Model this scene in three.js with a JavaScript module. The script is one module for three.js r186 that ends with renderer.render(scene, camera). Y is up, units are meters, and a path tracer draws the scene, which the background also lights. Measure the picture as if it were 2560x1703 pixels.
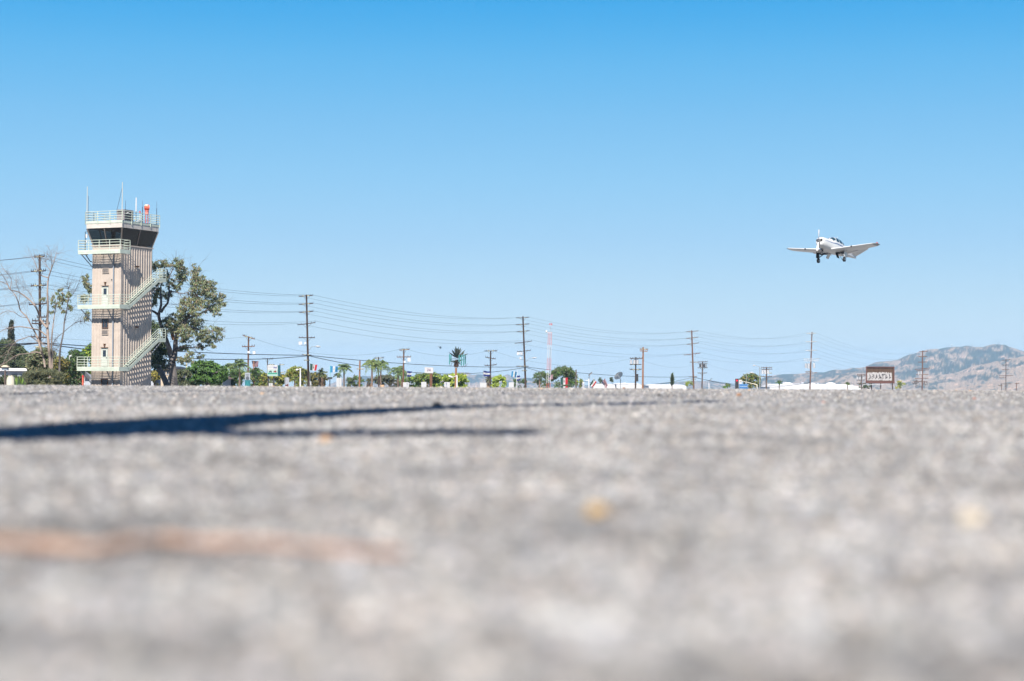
import * as THREE from 'three';
import { ImprovedNoise } from 'three/addons/math/ImprovedNoise.js';

// ---------- camera (numbers are pixels of the 2560 x 1703 photograph) ----------
const W = 2560, H = 1703, F = 4300, EYE = 937, ROLL = 0.0055;
const scene = new THREE.Scene();
const camera = new THREE.PerspectiveCamera(2 * Math.atan(H / 2 / F) * 180 / Math.PI, W / H, 0.05, 60000);
camera.position.set(0, 0.125, 0);
camera.rotation.set(Math.atan((EYE - H / 2) / F), 0, ROLL, 'YXZ');
camera.focus = 190;
camera.userData.fStop = 2.8;
camera.updateMatrixWorld(true);
camera.updateProjectionMatrix();

// ---------- sky ----------
const EXPOSURE = 2.2;
const s2l = (c) => (c <= 0.04045 ? c / 12.92 : ((c + 0.055) / 1.055) ** 2.4);
{
  const stops = [[0, 222, 238, 246], [1.2, 212, 234, 246], [2.5, 194, 226, 246], [4.5, 168, 213, 246], [6.5, 147, 205, 245], [8.4, 127, 195, 242], [10.4, 101, 185, 240], [12.3, 68, 171, 236], [20, 42, 140, 216], [40, 22, 92, 176], [90, 13, 60, 138]];
  const w = 256, h = 1024, data = new Float32Array(w * h * 4);
  for (let j = 0; j < h; j++) {
    const e = Math.max(0, (j + 0.5) / h * 180 - 90);
    let k = 0;
    while (k < stops.length - 2 && e > stops[k + 1][0]) k++;
    const a = stops[k], b = stops[k + 1], t = Math.min(1, (e - a[0]) / (b[0] - a[0]));
    for (let i = 0; i < w; i++) for (let c = 0; c < 4; c++) data[(j * w + i) * 4 + c] = c === 3 ? 1 : s2l((a[c + 1] + (b[c + 1] - a[c + 1]) * t) / 255) / EXPOSURE;
  }
  const sky = new THREE.DataTexture(data, w, h, THREE.RGBAFormat, THREE.FloatType);
  sky.mapping = THREE.EquirectangularReflectionMapping;
  sky.magFilter = sky.minFilter = THREE.LinearFilter;
  sky.needsUpdate = true;
  scene.background = scene.environment = sky;
}

// ---------- sun: behind the camera, a little to the left, 46 degrees up ----------
const SUN = new THREE.Vector3(-0.15, 1.15, 1.033).normalize();
const sun = new THREE.DirectionalLight(new THREE.Color().setRGB(1, 0.94, 0.86), 5);
sun.name = 'sun';
sun.position.copy(SUN).multiplyScalar(600);
sun.castShadow = true;
sun.shadow.radius = 1;
sun.shadow.mapSize.set(4096, 4096);
Object.assign(sun.shadow.camera, { left: -320, right: 320, top: 320, bottom: -320, near: 1, far: 2400 });
scene.add(sun, sun.target);

scene.fog = new THREE.FogExp2(new THREE.Color().setRGB(0.46, 0.73, 1), 7.5e-5);

const renderer = new THREE.WebGLRenderer({ antialias: true });
renderer.setSize(1024, 681);
renderer.toneMapping = THREE.LinearToneMapping;
renderer.toneMappingExposure = EXPOSURE;
renderer.shadowMap.enabled = true;

// ---------- helpers ----------
let seed = 7;
const reseed = (s) => { seed = s >>> 0; };
function rnd() { seed = (seed + 0x6d2b79f5) >>> 0; let t = seed; t = Math.imul(t ^ (t >>> 15), t | 1); t ^= t + Math.imul(t ^ (t >>> 7), t | 61); return ((t ^ (t >>> 14)) >>> 0) / 4294967296; }
const rr = (a, b) => a + (b - a) * rnd();
const gauss = () => (rnd() + rnd() + rnd() + rnd() - 2) * 1.0;
const V = (a) => new THREE.Vector3(a[0], a[1], a[2]);
const add = (a, b) => [a[0] + b[0], a[1] + b[1], a[2] + b[2]];
const sub = (a, b) => [a[0] - b[0], a[1] - b[1], a[2] - b[2]];
const mul = (a, s) => [a[0] * s, a[1] * s, a[2] * s];
const dot = (a, b) => a[0] * b[0] + a[1] * b[1] + a[2] * b[2];
const cross = (a, b) => [a[1] * b[2] - a[2] * b[1], a[2] * b[0] - a[0] * b[2], a[0] * b[1] - a[1] * b[0]];
const norm = (a) => { const l = Math.hypot(...a) || 1; return [a[0] / l, a[1] / l, a[2] / l]; };
const lerp = (a, b, t) => a + (b - a) * t;
const mix = (a, b, t) => [lerp(a[0], b[0], t), lerp(a[1], b[1], t), lerp(a[2], b[2], t)];
const noise = new ImprovedNoise();
const fbm = (x, y, o = 4) => { let s = 0, a = 0.5; for (let i = 0; i < o; i++) { s += a * noise.noise(x, y, 3.7 + i * 9.1); x *= 2.03; y *= 2.03; a *= 0.5; } return s; };
/** the world point that stands `depth` metres away on the line of sight through a pixel */
function at(px, py, depth) {
  const v = new THREE.Vector3((px - W / 2) / F * depth, -(py - H / 2) / F * depth, -depth).applyMatrix4(camera.matrixWorld);
  return [v.x, v.y, v.z];
}
const PXM = (depth) => depth / F;   // metres per pixel at a depth
const sp = (x, w) => (x / w > 30 ? x : w * Math.log(1 + Math.exp(x / w)));
/** the lie of the land: level tarmac with a crest 20 m off, then a long gentle fall into the valley */
const land = (z) => { const d = -z; return -0.0009 * Math.max(0, d) - 0.018 * sp(d - 20, 1.2) + 0.007 * sp(d - 300, 40); };
const footOf = (px, depth) => { const p = at(px, 960, depth); return [p[0], land(p[2]), p[2]]; };

class MB {   // collects faces and turns them into one named mesh
  constructor() { this.p = []; this.n = []; this.u = []; this.c = []; this.color = null; }
  vert(p, n, uv) {
    this.p.push(p[0], p[1], p[2]); this.n.push(n[0], n[1], n[2]);
    if (!uv) { const ax = Math.abs(n[0]), ay = Math.abs(n[1]), az = Math.abs(n[2]); uv = ay > ax && ay > az ? [p[0], p[2]] : ax > az ? [p[2], p[1]] : [p[0], p[1]]; }
    this.u.push(uv[0], uv[1]);
    const c = this.color || [1, 1, 1]; this.c.push(c[0], c[1], c[2]);
  }
  tri(a, b, c, uv) { const n = norm(cross(sub(b, a), sub(c, a))); this.vert(a, n, uv && uv[0]); this.vert(b, n, uv && uv[1]); this.vert(c, n, uv && uv[2]); return this; }
  quad(a, b, c, d, uv) { this.tri(a, b, c, uv && [uv[0], uv[1], uv[2]]); this.tri(a, c, d, uv && [uv[0], uv[2], uv[3]]); return this; }
  hexa(c) { // eight corners: bottom ring 0-3, top ring 4-7, counter-clockwise seen from above
    this.quad(c[3], c[2], c[1], c[0]); this.quad(c[4], c[5], c[6], c[7]);
    for (let i = 0; i < 4; i++) { const j = (i + 1) % 4; this.quad(c[i], c[j], c[j + 4], c[i + 4]); }
    return this;
  }
  box(x0, x1, y0, y1, z0, z1) { return this.hexa([[x0, y0, z1], [x1, y0, z1], [x1, y0, z0], [x0, y0, z0], [x0, y1, z1], [x1, y1, z1], [x1, y1, z0], [x0, y1, z0]]); }
  bar(a, b, w, h = w, up = [0, 1, 0]) { // a beam from a to b
    const d = norm(sub(b, a)); let s = cross(d, up); if (Math.hypot(...s) < 1e-4) s = cross(d, [1, 0, 0]); s = norm(s); const t = cross(s, d), S = mul(s, w / 2), T = mul(t, h / 2);
    const ring = (p) => [add(add(p, S), T), add(sub(p, S), T), sub(sub(p, S), T), sub(add(p, S), T)];
    const A = ring(a), B = ring(b);
    this.quad(A[0], A[1], A[2], A[3]); this.quad(B[3], B[2], B[1], B[0]);
    for (let i = 0; i < 4; i++) { const j = (i + 1) % 4; this.quad(A[j], A[i], B[i], B[j]); }
    return this;
  }
  tube(pts, rad, n = 6, caps = true) { // round, along a line, with a radius at every point
    const R = (i) => (Array.isArray(rad) ? rad[i] : rad), rings = [];
    let s = null;
    for (let i = 0; i < pts.length; i++) {
      const d = norm(sub(pts[Math.min(i + 1, pts.length - 1)], pts[Math.max(i - 1, 0)]));
      if (!s) { s = cross(d, Math.abs(d[1]) > 0.9 ? [1, 0, 0] : [0, 1, 0]); } else s = sub(s, mul(d, dot(s, d)));
      s = norm(s); const t = cross(d, s), ring = [];
      for (let k = 0; k < n; k++) { const a = k / n * 2 * Math.PI, q = add(mul(s, Math.cos(a)), mul(t, Math.sin(a))); ring.push([add(pts[i], mul(q, R(i))), q]); }
      rings.push(ring);
    }
    for (let i = 0; i + 1 < rings.length; i++) for (let k = 0; k < n; k++) {
      const j = (k + 1) % n, q = [rings[i][k], rings[i][j], rings[i + 1][j], rings[i + 1][k]], L = i * 0.3;
      for (const m of [0, 1, 2, 0, 2, 3]) this.vert(q[m][0], q[m][1], [(m === 1 || m === 2 ? k + 1 : k) / n * 0.6, q[m][0][1]]);
    }
    if (caps) for (const [ring, p, f] of [[rings[0], pts[0], 1], [rings.at(-1), pts.at(-1), 0]]) for (let k = 0; k < n; k++) { const j = (k + 1) % n; f ? this.tri(p, ring[j][0], ring[k][0]) : this.tri(p, ring[k][0], ring[j][0]); }
    return this;
  }
  rod(a, b, r, r2 = r, n = 6) { return this.tube([a, b], [r, r2], n); }
  ball(c, rx, ry = rx, rz = rx, nu = 10, nv = 7) {
    const P = (i, j) => { const a = i / nu * 2 * Math.PI, b = (j / nv - 0.5) * Math.PI, q = [Math.cos(a) * Math.cos(b), Math.sin(b), Math.sin(a) * Math.cos(b)]; return [[c[0] + q[0] * rx, c[1] + q[1] * ry, c[2] + q[2] * rz], norm([q[0] / rx, q[1] / ry, q[2] / rz])]; };
    for (let i = 0; i < nu; i++) for (let j = 0; j < nv; j++) { const q = [P(i, j), P(i, j + 1), P(i + 1, j + 1), P(i + 1, j)]; for (const m of [0, 1, 2, 0, 2, 3]) this.vert(q[m][0], q[m][1]); }
    return this;
  }
  /** the mesh; positions are in the world unless `local`, where they are in the parent's own axes */
  build(name, material, parent = scene, local = false) {
    const g = new THREE.BufferGeometry(), p = new Float32Array(this.p);
    if (!local && parent !== scene) { parent.updateWorldMatrix(true, false); const o = new THREE.Vector3().setFromMatrixPosition(parent.matrixWorld); for (let i = 0; i < p.length; i += 3) { p[i] -= o.x; p[i + 1] -= o.y; p[i + 2] -= o.z; } }
    g.setAttribute('position', new THREE.BufferAttribute(p, 3));
    g.setAttribute('normal', new THREE.BufferAttribute(new Float32Array(this.n), 3));
    g.setAttribute('uv', new THREE.BufferAttribute(new Float32Array(this.u), 2));
    if (material.vertexColors) g.setAttribute('color', new THREE.BufferAttribute(new Float32Array(this.c), 3));
    return put(new THREE.Mesh(g, material), name, parent);
  }
}
const taken = new Map();
function numbered(name) { const k = taken.get(name) || 0; taken.set(name, k + 1); return k ? `${name}_${String(k).padStart(3, '0')}` : name; }
function put(o, name, parent = scene) {
  o.name = parent === scene ? numbered(name) : name;
  if (o.isMesh) { o.castShadow = true; o.receiveShadow = true; }
  parent.add(o); return o;
}
function tag(o, label, category, group) { Object.assign(o.userData, { label, category }); if (group) o.userData.group = group; return o; }
function thing(name, label, category, p = [0, 0, 0], group) { const g = new THREE.Group(); g.position.set(p[0], p[1], p[2]); put(g, name); return tag(g, label, category, group); }
const structure = (o) => { o.userData.kind = 'structure'; return o; };

// ---------- textures and materials ----------
function dataTex(n, fn, srgb = true) {
  const d = new Uint8Array(n * n * 4);
  for (let j = 0; j < n; j++) for (let i = 0; i < n; i++) { const v = fn(i / n, j / n, i, j); for (let c = 0; c < 3; c++) d[(j * n + i) * 4 + c] = Math.max(0, Math.min(255, (Array.isArray(v) ? v[c] : v) * 255)); d[(j * n + i) * 4 + 3] = 255; }
  const t = new THREE.DataTexture(d, n, n); t.wrapS = t.wrapT = THREE.RepeatWrapping; t.magFilter = THREE.LinearFilter; t.minFilter = THREE.LinearFilter;
  if (srgb) t.colorSpace = THREE.SRGBColorSpace; t.needsUpdate = true; return t;
}
// noise that wraps round, from a torus-like blend
const wrapNoise = (u, v, f, o) => { const q = (a, b) => fbm(a * f, b * f, o); return q(u, v) * (1 - u) * (1 - v) + q(u - 1, v) * u * (1 - v) + q(u, v - 1) * (1 - u) * v + q(u - 1, v - 1) * u * v; };
const grimeTex = dataTex(256, (u, v) => 0.93 + 0.16 * wrapNoise(u, v, 7, 5) + 0.1 * wrapNoise(u * 1.0, v, 3, 3));
const woodTex = dataTex(128, (u, v) => 0.86 + 0.28 * fbm(u * 34, v * 3, 3));
grimeTex.repeat.set(0.23, 0.23); woodTex.repeat.set(1.7, 0.3);
function M(r, g, b, rough = 0.8, o = {}) { const m = new THREE.MeshStandardMaterial({ roughness: rough, metalness: 0, side: THREE.DoubleSide, ...o }); m.color.setRGB(r, g, b); return m; }
const mats = {
  wallTan: M(0.44, 0.373, 0.318, 0.75, { map: grimeTex }),
  fasciaCream: M(0.5, 0.46, 0.41, 0.7, { map: grimeTex }),
  paleGreen: M(0.46, 0.51, 0.43, 0.65, { map: grimeTex }),
  mullion: M(0.10, 0.085, 0.075, 0.6),
  blind: M(0.075, 0.075, 0.066, 0.9),
  dark: M(0.02, 0.022, 0.025, 0.8),
  black: M(0.015, 0.015, 0.016, 0.6),
  doorWhite: M(0.48, 0.50, 0.45, 0.6, { map: grimeTex }),
  louver: M(0.18, 0.16, 0.15, 0.7),
  pipe: M(0.16, 0.19, 0.23, 0.5),
  rust: M(0.16, 0.085, 0.05, 0.9, { map: grimeTex }),
  greyMetal: M(0.26, 0.27, 0.28, 0.5, { metalness: 0.3 }),
  unitGrey: M(0.24, 0.21, 0.22, 0.6, { map: grimeTex }),
  whitePaint: M(0.52, 0.52, 0.52, 0.5),
  white: M(0.4, 0.41, 0.43, 0.7, { map: grimeTex }),
  orangeRed: M(0.55, 0.10, 0.055, 0.55),
  redPaint: M(0.5, 0.03, 0.035, 0.5),
  pinkRed: M(0.55, 0.17, 0.14, 0.6),
  cream: M(0.5, 0.46, 0.36, 0.6),
  woodDark: M(0.062, 0.036, 0.026, 0.95, { map: woodTex }),
  woodRed: M(0.16, 0.075, 0.042, 0.95, { map: woodTex }),
  woodOrange: M(0.30, 0.145, 0.075, 0.95, { map: woodTex }),
  woodGrey: M(0.13, 0.095, 0.08, 0.95, { map: woodTex }),
  ceramic: M(0.3, 0.25, 0.1, 0.4),
  cable: M(0.035, 0.045, 0.06, 0.7),
  wire: M(0.10, 0.12, 0.14, 0.6),
  barkPale: M(0.32, 0.25, 0.205, 0.95, { map: woodTex }),
  barkBrown: M(0.22, 0.125, 0.075, 0.95, { map: woodTex }),
  barkGrey: M(0.17, 0.15, 0.14, 0.95, { map: woodTex }),
  trunkPalm: M(0.24, 0.165, 0.12, 0.95, { map: woodTex }),
  teal: M(0.03, 0.17, 0.175, 0.6),
  aqua: M(0.10, 0.42, 0.33, 0.6),
  blueSign: M(0.01, 0.20, 0.55, 0.5),
  wallWhite: M(0.5, 0.51, 0.52, 0.8, { map: grimeTex }),
  roofWhite: M(0.52, 0.52, 0.52, 0.8, { map: grimeTex }),
  wallGrey: M(0.36, 0.38, 0.42, 0.85, { map: grimeTex }),
  wallCream: M(0.46, 0.37, 0.27, 0.85, { map: grimeTex }),
  glassDark: M(0.02, 0.03, 0.045, 0.08),
  tyre: M(0.015, 0.015, 0.016, 0.85),
  planeWhite: new THREE.MeshPhysicalMaterial({ color: new THREE.Color().setRGB(0.5, 0.5, 0.49), roughness: 0.35, clearcoat: 0.5, clearcoatRoughness: 0.15, side: THREE.DoubleSide }),
  planeBlue: M(0.02, 0.05, 0.16, 0.35),
  planeGlass: new THREE.MeshPhysicalMaterial({ color: new THREE.Color().setRGB(0.02, 0.045, 0.055), roughness: 0.06, side: THREE.DoubleSide }),
  steel: M(0.45, 0.45, 0.46, 0.3, { metalness: 0.9 }),
};
const glass = new THREE.MeshPhysicalMaterial({ color: new THREE.Color().setRGB(0.16, 0.2, 0.21), roughness: 0.03, transmission: 1, thickness: 0, side: THREE.DoubleSide });
const leafMat = new THREE.MeshPhysicalMaterial({ roughness: 1, transmission: 0.35, thickness: 0, vertexColors: true, side: THREE.DoubleSide });
leafMat.roughness = 0.95;

// ---------- the tarmac: one sheet that reaches the horizon ----------
const asphaltTile = 1.7;
const [asphaltMap, asphaltBump] = (() => {
  const n = 2048, cells = 190, cx = new Float32Array(cells * cells), cy = new Float32Array(cells * cells), tone = [], N2 = n * n;
  reseed(11);
  for (let i = 0; i < cells * cells; i++) {
    cx[i] = rnd(); cy[i] = rnd();
    const k = rnd(), u = i % cells / cells, v = Math.floor(i / cells) / cells, patch = 1.3 * (1 + 0.5 * wrapNoise(u, v, 9, 3) + 1.0 * wrapNoise(u, v, 52, 2));
    let b = k < 0.34 ? rr(0.075, 0.125) : k < 0.82 ? rr(0.135, 0.21) : rr(0.22, 0.33);
    b *= patch;
    const h = rnd();
    tone.push(h < 0.5 ? [b, b * 0.97, b * 0.92] : h < 0.66 ? [b * 1.06, b * 0.98, b * 0.88] : h < 0.72 ? [b * 1.1, b * 0.95, b * 0.9] : h < 0.92 ? [b * 0.96, b * 0.98, b * 0.98] : [b * 0.95, b, b * 0.93]);
  }
  const d = new Uint8Array(N2 * 4), e = new Uint8Array(N2 * 4);
  const l2s = (c) => 255 * (c <= 0.0031308 ? 12.92 * c : 1.055 * c ** (1 / 2.4) - 0.055);
  const look = new Uint8Array(1025); for (let i = 0; i <= 1024; i++) look[i] = l2s(i / 1024);
  for (let j = 0; j < n; j++) for (let i = 0; i < n; i++) {
    const x = i / n * cells, y = j / n * cells, ix = Math.floor(x), iy = Math.floor(y);
    let d1 = 9, d2 = 9, best = 0;
    for (let a = -1; a <= 1; a++) for (let b = -1; b <= 1; b++) {
      const qx = (ix + a + cells) % cells, qy = (iy + b + cells) % cells, k = qy * cells + qx, dx = ix + a + cx[k] - x, dy = iy + b + cy[k] - y, q = dx * dx + dy * dy;
      if (q < d1) { d2 = d1; d1 = q; best = k; } else if (q < d2) d2 = q;
    }
    const edge = Math.min(1, (Math.sqrt(d2) - Math.sqrt(d1)) * 3.2), o = (j * n + i) * 4, c = tone[best], grain = 0.92 + 0.16 * ((Math.imul(i * 73856093 ^ j * 19349663, 2654435761) >>> 8) & 255) / 255;
    for (let m = 0; m < 3; m++) d[o + m] = look[Math.min(1024, Math.round(1024 * lerp(0.1, c[m], edge) * grain))];
    e[o] = e[o + 1] = e[o + 2] = 255 * Math.sqrt(edge) * (0.5 + 0.5 * Math.min(1, c[1] * 2.4)); d[o + 3] = e[o + 3] = 255;
  }
  return [d, e].map((q, k) => { const t = new THREE.DataTexture(q, n, n); t.wrapS = t.wrapT = THREE.RepeatWrapping; t.magFilter = t.minFilter = THREE.LinearFilter; if (!k) t.colorSpace = THREE.SRGBColorSpace; t.needsUpdate = true; return t; });
})();
const micro = (x, z) => 0.004 * noise.noise(x * 2.1, z * 2.1, 0.5) + 0.0035 * noise.noise(x * 9, z * 9, 4.5) + 0.002 * noise.noise(x * 26, z * 26, 8.5);
const wear = (x, z) => Math.max(0.4, 1 + 0.35 * fbm(x * 1.3 + 5, z * 1.7, 3) + 0.75 * fbm(x * 6, z * 6, 2) + 0.95 * fbm(x * 30, z * 30, 2));   // worn and tarry patches
const tarmacY = (x, z) => land(z) + micro(x, z);
{
  const asphalt = new THREE.MeshStandardMaterial({ map: asphaltMap, bumpMap: asphaltBump, bumpScale: 0.0025, roughness: 0.92, vertexColors: true, side: THREE.DoubleSide });
  const ang = [], rad = [0.02, 0.15];
  for (let a = -20; a <= 20; a += 0.11) ang.push(a);
  for (let a = 23; a < 340; a += 4) ang.push(a);
  for (let r = 0.3; r < 26; r += Math.min(0.022, 0.008 * r)) rad.push(r);
  for (let r = 26; r < 9800; r *= 1.06) rad.push(r);
  const nA = ang.length, nR = rad.length, p = new Float32Array(nA * nR * 3), uv = new Float32Array(nA * nR * 2), col = new Float32Array(nA * nR * 3), idx = [];
  for (let j = 0; j < nR; j++) for (let i = 0; i < nA; i++) {
    const k = j * nA + i, a = ang[i] * Math.PI / 180, x = rad[j] * Math.sin(a), z = -rad[j] * Math.cos(a), near = rad[j] < 30;
    p.set([x, near ? tarmacY(x, z) : land(z), z], k * 3);
    uv.set([x / asphaltTile, z / asphaltTile], k * 2);
    const t = near ? wear(x, z) : 1, w = near ? 0.2 * fbm(x * 26 + 40, z * 26, 2) : 0;
    col.set([t * (1 + w), t, t * (1 - w)], k * 3);
  }
  for (let j = 0; j + 1 < nR; j++) for (let i = 0; i < nA; i++) { const q = (i + 1) % nA, a = j * nA + i, b = j * nA + q, c = a + nA, d = b + nA; idx.push(a, b, d, a, d, c); }
  const g = new THREE.BufferGeometry();
  g.setAttribute('position', new THREE.BufferAttribute(p, 3)); g.setAttribute('uv', new THREE.BufferAttribute(uv, 2)); g.setAttribute('color', new THREE.BufferAttribute(col, 3));
  g.setIndex(idx); g.computeVertexNormals();
  structure(put(new THREE.Mesh(g, asphalt), 'ground'));
}
// aggregate standing proud of the binder, and loose grit: nobody could count it
function stoneGeo(s, detail = 0) { reseed(s); const g = new THREE.IcosahedronGeometry(1, detail), p = g.attributes.position, seen = new Map(); for (let i = 0; i < p.count; i++) { const k = [p.getX(i), p.getY(i), p.getZ(i)].map((v) => v.toFixed(3)).join(); if (!seen.has(k)) seen.set(k, rr(0.72, 1.15)); const f = seen.get(k); p.setXYZ(i, p.getX(i) * f, p.getY(i) * f, p.getZ(i) * f); } g.computeVertexNormals(); return g; }
{
  const mat = M(1, 1, 1, 0.9), q = new THREE.Quaternion(), m4 = new THREE.Matrix4(), e = new THREE.Euler(), c = new THREE.Color();
  const sets = [['aggregate', 60000, 0.36, 7, 0.0025, 0.0062, 0.35, 'pale stone aggregate standing proud of the near tarmac'], ['grit', 62000, 2.6, 21.5, 0.003, 0.0085, 0.55, 'loose pale grit scattered over the far tarmac']];
  sets.forEach(([name, count, r0, r1, s0, s1, up, label], k) => {
    const im = new THREE.InstancedMesh(stoneGeo(3 + k), mat, count);
    reseed(21 + k);
    for (let i = 0; i < count; i++) {
      const r = Math.sqrt(lerp(r0 * r0, r1 * r1, k ? rnd() ** 0.8 : rnd() ** 1.5)), a = rr(-19, 19) * Math.PI / 180, x = r * Math.sin(a), z = -r * Math.cos(a), s = lerp(s0, s1, rnd() ** 2.2);
      e.set(rr(0, 6), rr(0, 6), rr(0, 6)); q.setFromEuler(e);
      m4.compose(new THREE.Vector3(x, tarmacY(x, z) + s * (up - 0.42), z), q, new THREE.Vector3(s * rr(0.8, 1.4), s * rr(0.5, 0.9), s * rr(0.8, 1.4)));
      im.setMatrixAt(i, m4);
      const t = 1.2 * (rnd() < 0.35 ? rr(0.07, 0.12) : rr(0.13, 0.29)) * wear(x, z), h = rnd(); c.setRGB(t * (h < 0.3 ? 1.1 : 1), t * (h < 0.3 ? 0.97 : 0.985), t * (h < 0.3 ? 0.86 : h > 0.75 ? 1.02 : 0.93));
      im.setColorAt(i, c);
    }
    put(im, name); im.userData = { label, category: 'gravel', kind: 'stuff' };
  });
}

// ---------- hills ----------
const hillMat = M(1, 1, 1, 1, { vertexColors: true });
function hill(profile, depth, width, scrub, s, rough = 1) {
  const x0 = profile[0][0], x1 = profile.at(-1)[0], nu = Math.min(700, Math.round((x1 - x0) / 1.6)), nv = 46, p = [], col = [], idx = [];
  const top = (px) => { let k = 0; while (k < profile.length - 2 && px > profile[k + 1][0]) k++; const a = profile[k], b = profile[k + 1], t = (px - a[0]) / (b[0] - a[0]); return lerp(a[1], b[1], t); };
  for (let j = 0; j <= nv; j++) for (let i = 0; i <= nu; i++) {
    const px = lerp(x0, x1, i / nu), v = j / nv * 2 - 1, d = depth + v * width, base = land(-depth) - 12;
    const crest = at(px, top(px), depth), foot = at(px, 960, d), n1 = fbm(px * 0.021 + s, v * 2.2, 4), n2 = fbm(px * 0.09 + s, v * 5, 3), body = Math.max(0, 1 - Math.abs(v));
    const spur = 1 - (1 - body) * (0.8 + 0.6 * Math.abs(n1)), rise = Math.max(0, crest[1] - base), y = base + rise * Math.max(0, Math.min(1, spur)) ** 0.9 + (1 - body) * body * rise * 0.22 * n2;
    p.push(foot[0], j === nv / 2 ? crest[1] + rise * 0.012 * n2 : y, foot[2]);
    const g1 = fbm(px * 0.03 + s * 3, v * 8 + s, 4) + 0.6 * fbm(px * 0.22, v * 34 + s, 2), k = Math.max(0, Math.min(1, (g1 + scrub) * 7)), cut = fbm(px * 0.03 + 9, v * 17 + s, 3) > 0.24 ? 1 : 0;
    const q = mix(mix([0.25, 0.185, 0.13], [0.42, 0.29, 0.21], cut), [0.034, 0.046, 0.034], k), w = 1 + 0.35 * fbm(px * 0.5, v * 40, 2);
    col.push(q[0] * w, q[1] * w, q[2] * w);
  }
  for (let j = 0; j < nv; j++) for (let i = 0; i < nu; i++) { const a = j * (nu + 1) + i, b = a + 1, c = a + nu + 1, e = c + 1; idx.push(a, b, e, a, e, c); }
  const g = new THREE.BufferGeometry();
  g.setAttribute('position', new THREE.Float32BufferAttribute(p, 3)); g.setAttribute('color', new THREE.Float32BufferAttribute(col, 3)); g.setIndex(idx); g.computeVertexNormals();
  return structure(put(new THREE.Mesh(g, hillMat), 'hill'));
}
hill([[820, 962], [867, 944], [908, 939.5], [945, 941], [985, 950], [1030, 952], [1080, 946], [1118, 935], [1127, 933], [1147, 931], [1172, 931], [1180, 938], [1196, 936], [1208, 937], [1225, 939], [1256, 941.5], [1268, 936], [1283, 941], [1296, 945], [1324, 945], [1345, 950], [1420, 962], [1560, 966], [1640, 960], [1690, 955], [1730, 952], [1780, 953], [1830, 962], [1880, 972]], 8600, 1000, 0.1, 3.1);
hill([[1780, 985], [1860, 972], [1885, 955], [1911, 944], [1924, 941.5], [1945, 937], [1965, 935.5], [1992, 935], [2041, 931], [2060, 931], [2086, 924], [2109, 925], [2130, 920], [2150, 920], [2164, 917], [2188, 906], [2204, 904], [2231, 902], [2245, 899], [2259, 892], [2272, 886.5], [2281, 886], [2297, 880], [2319, 874], [2349, 872], [2376, 867.5], [2403, 867], [2416, 864], [2437, 867.5], [2457, 868], [2471, 863.5], [2487, 860.7], [2514, 862], [2525, 867.5], [2539, 872], [2559, 878], [2650, 890], [2800, 905], [3000, 930], [3200, 955]], 6900, 1100, 0.14, 11.7);
hill([[1960, 985], [2010, 962], [2028, 955], [2055, 950], [2082, 946], [2102, 936], [2123, 931], [2163, 926], [2200, 930], [2240, 945], [2262, 953], [2281, 945], [2321, 940], [2362, 936], [2387, 933], [2410, 924.6], [2430, 916], [2471, 908], [2491, 903], [2511, 901.5], [2559, 890], [2700, 880], [2850, 900], [3050, 950]], 5600, 800, -0.06, 23.3);
hill([[2300, 985], [2360, 974], [2399, 968], [2437, 964], [2484, 956], [2511, 950], [2560, 943], [2700, 930], [2900, 975]], 4400, 450, -0.16, 31.9);

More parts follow.
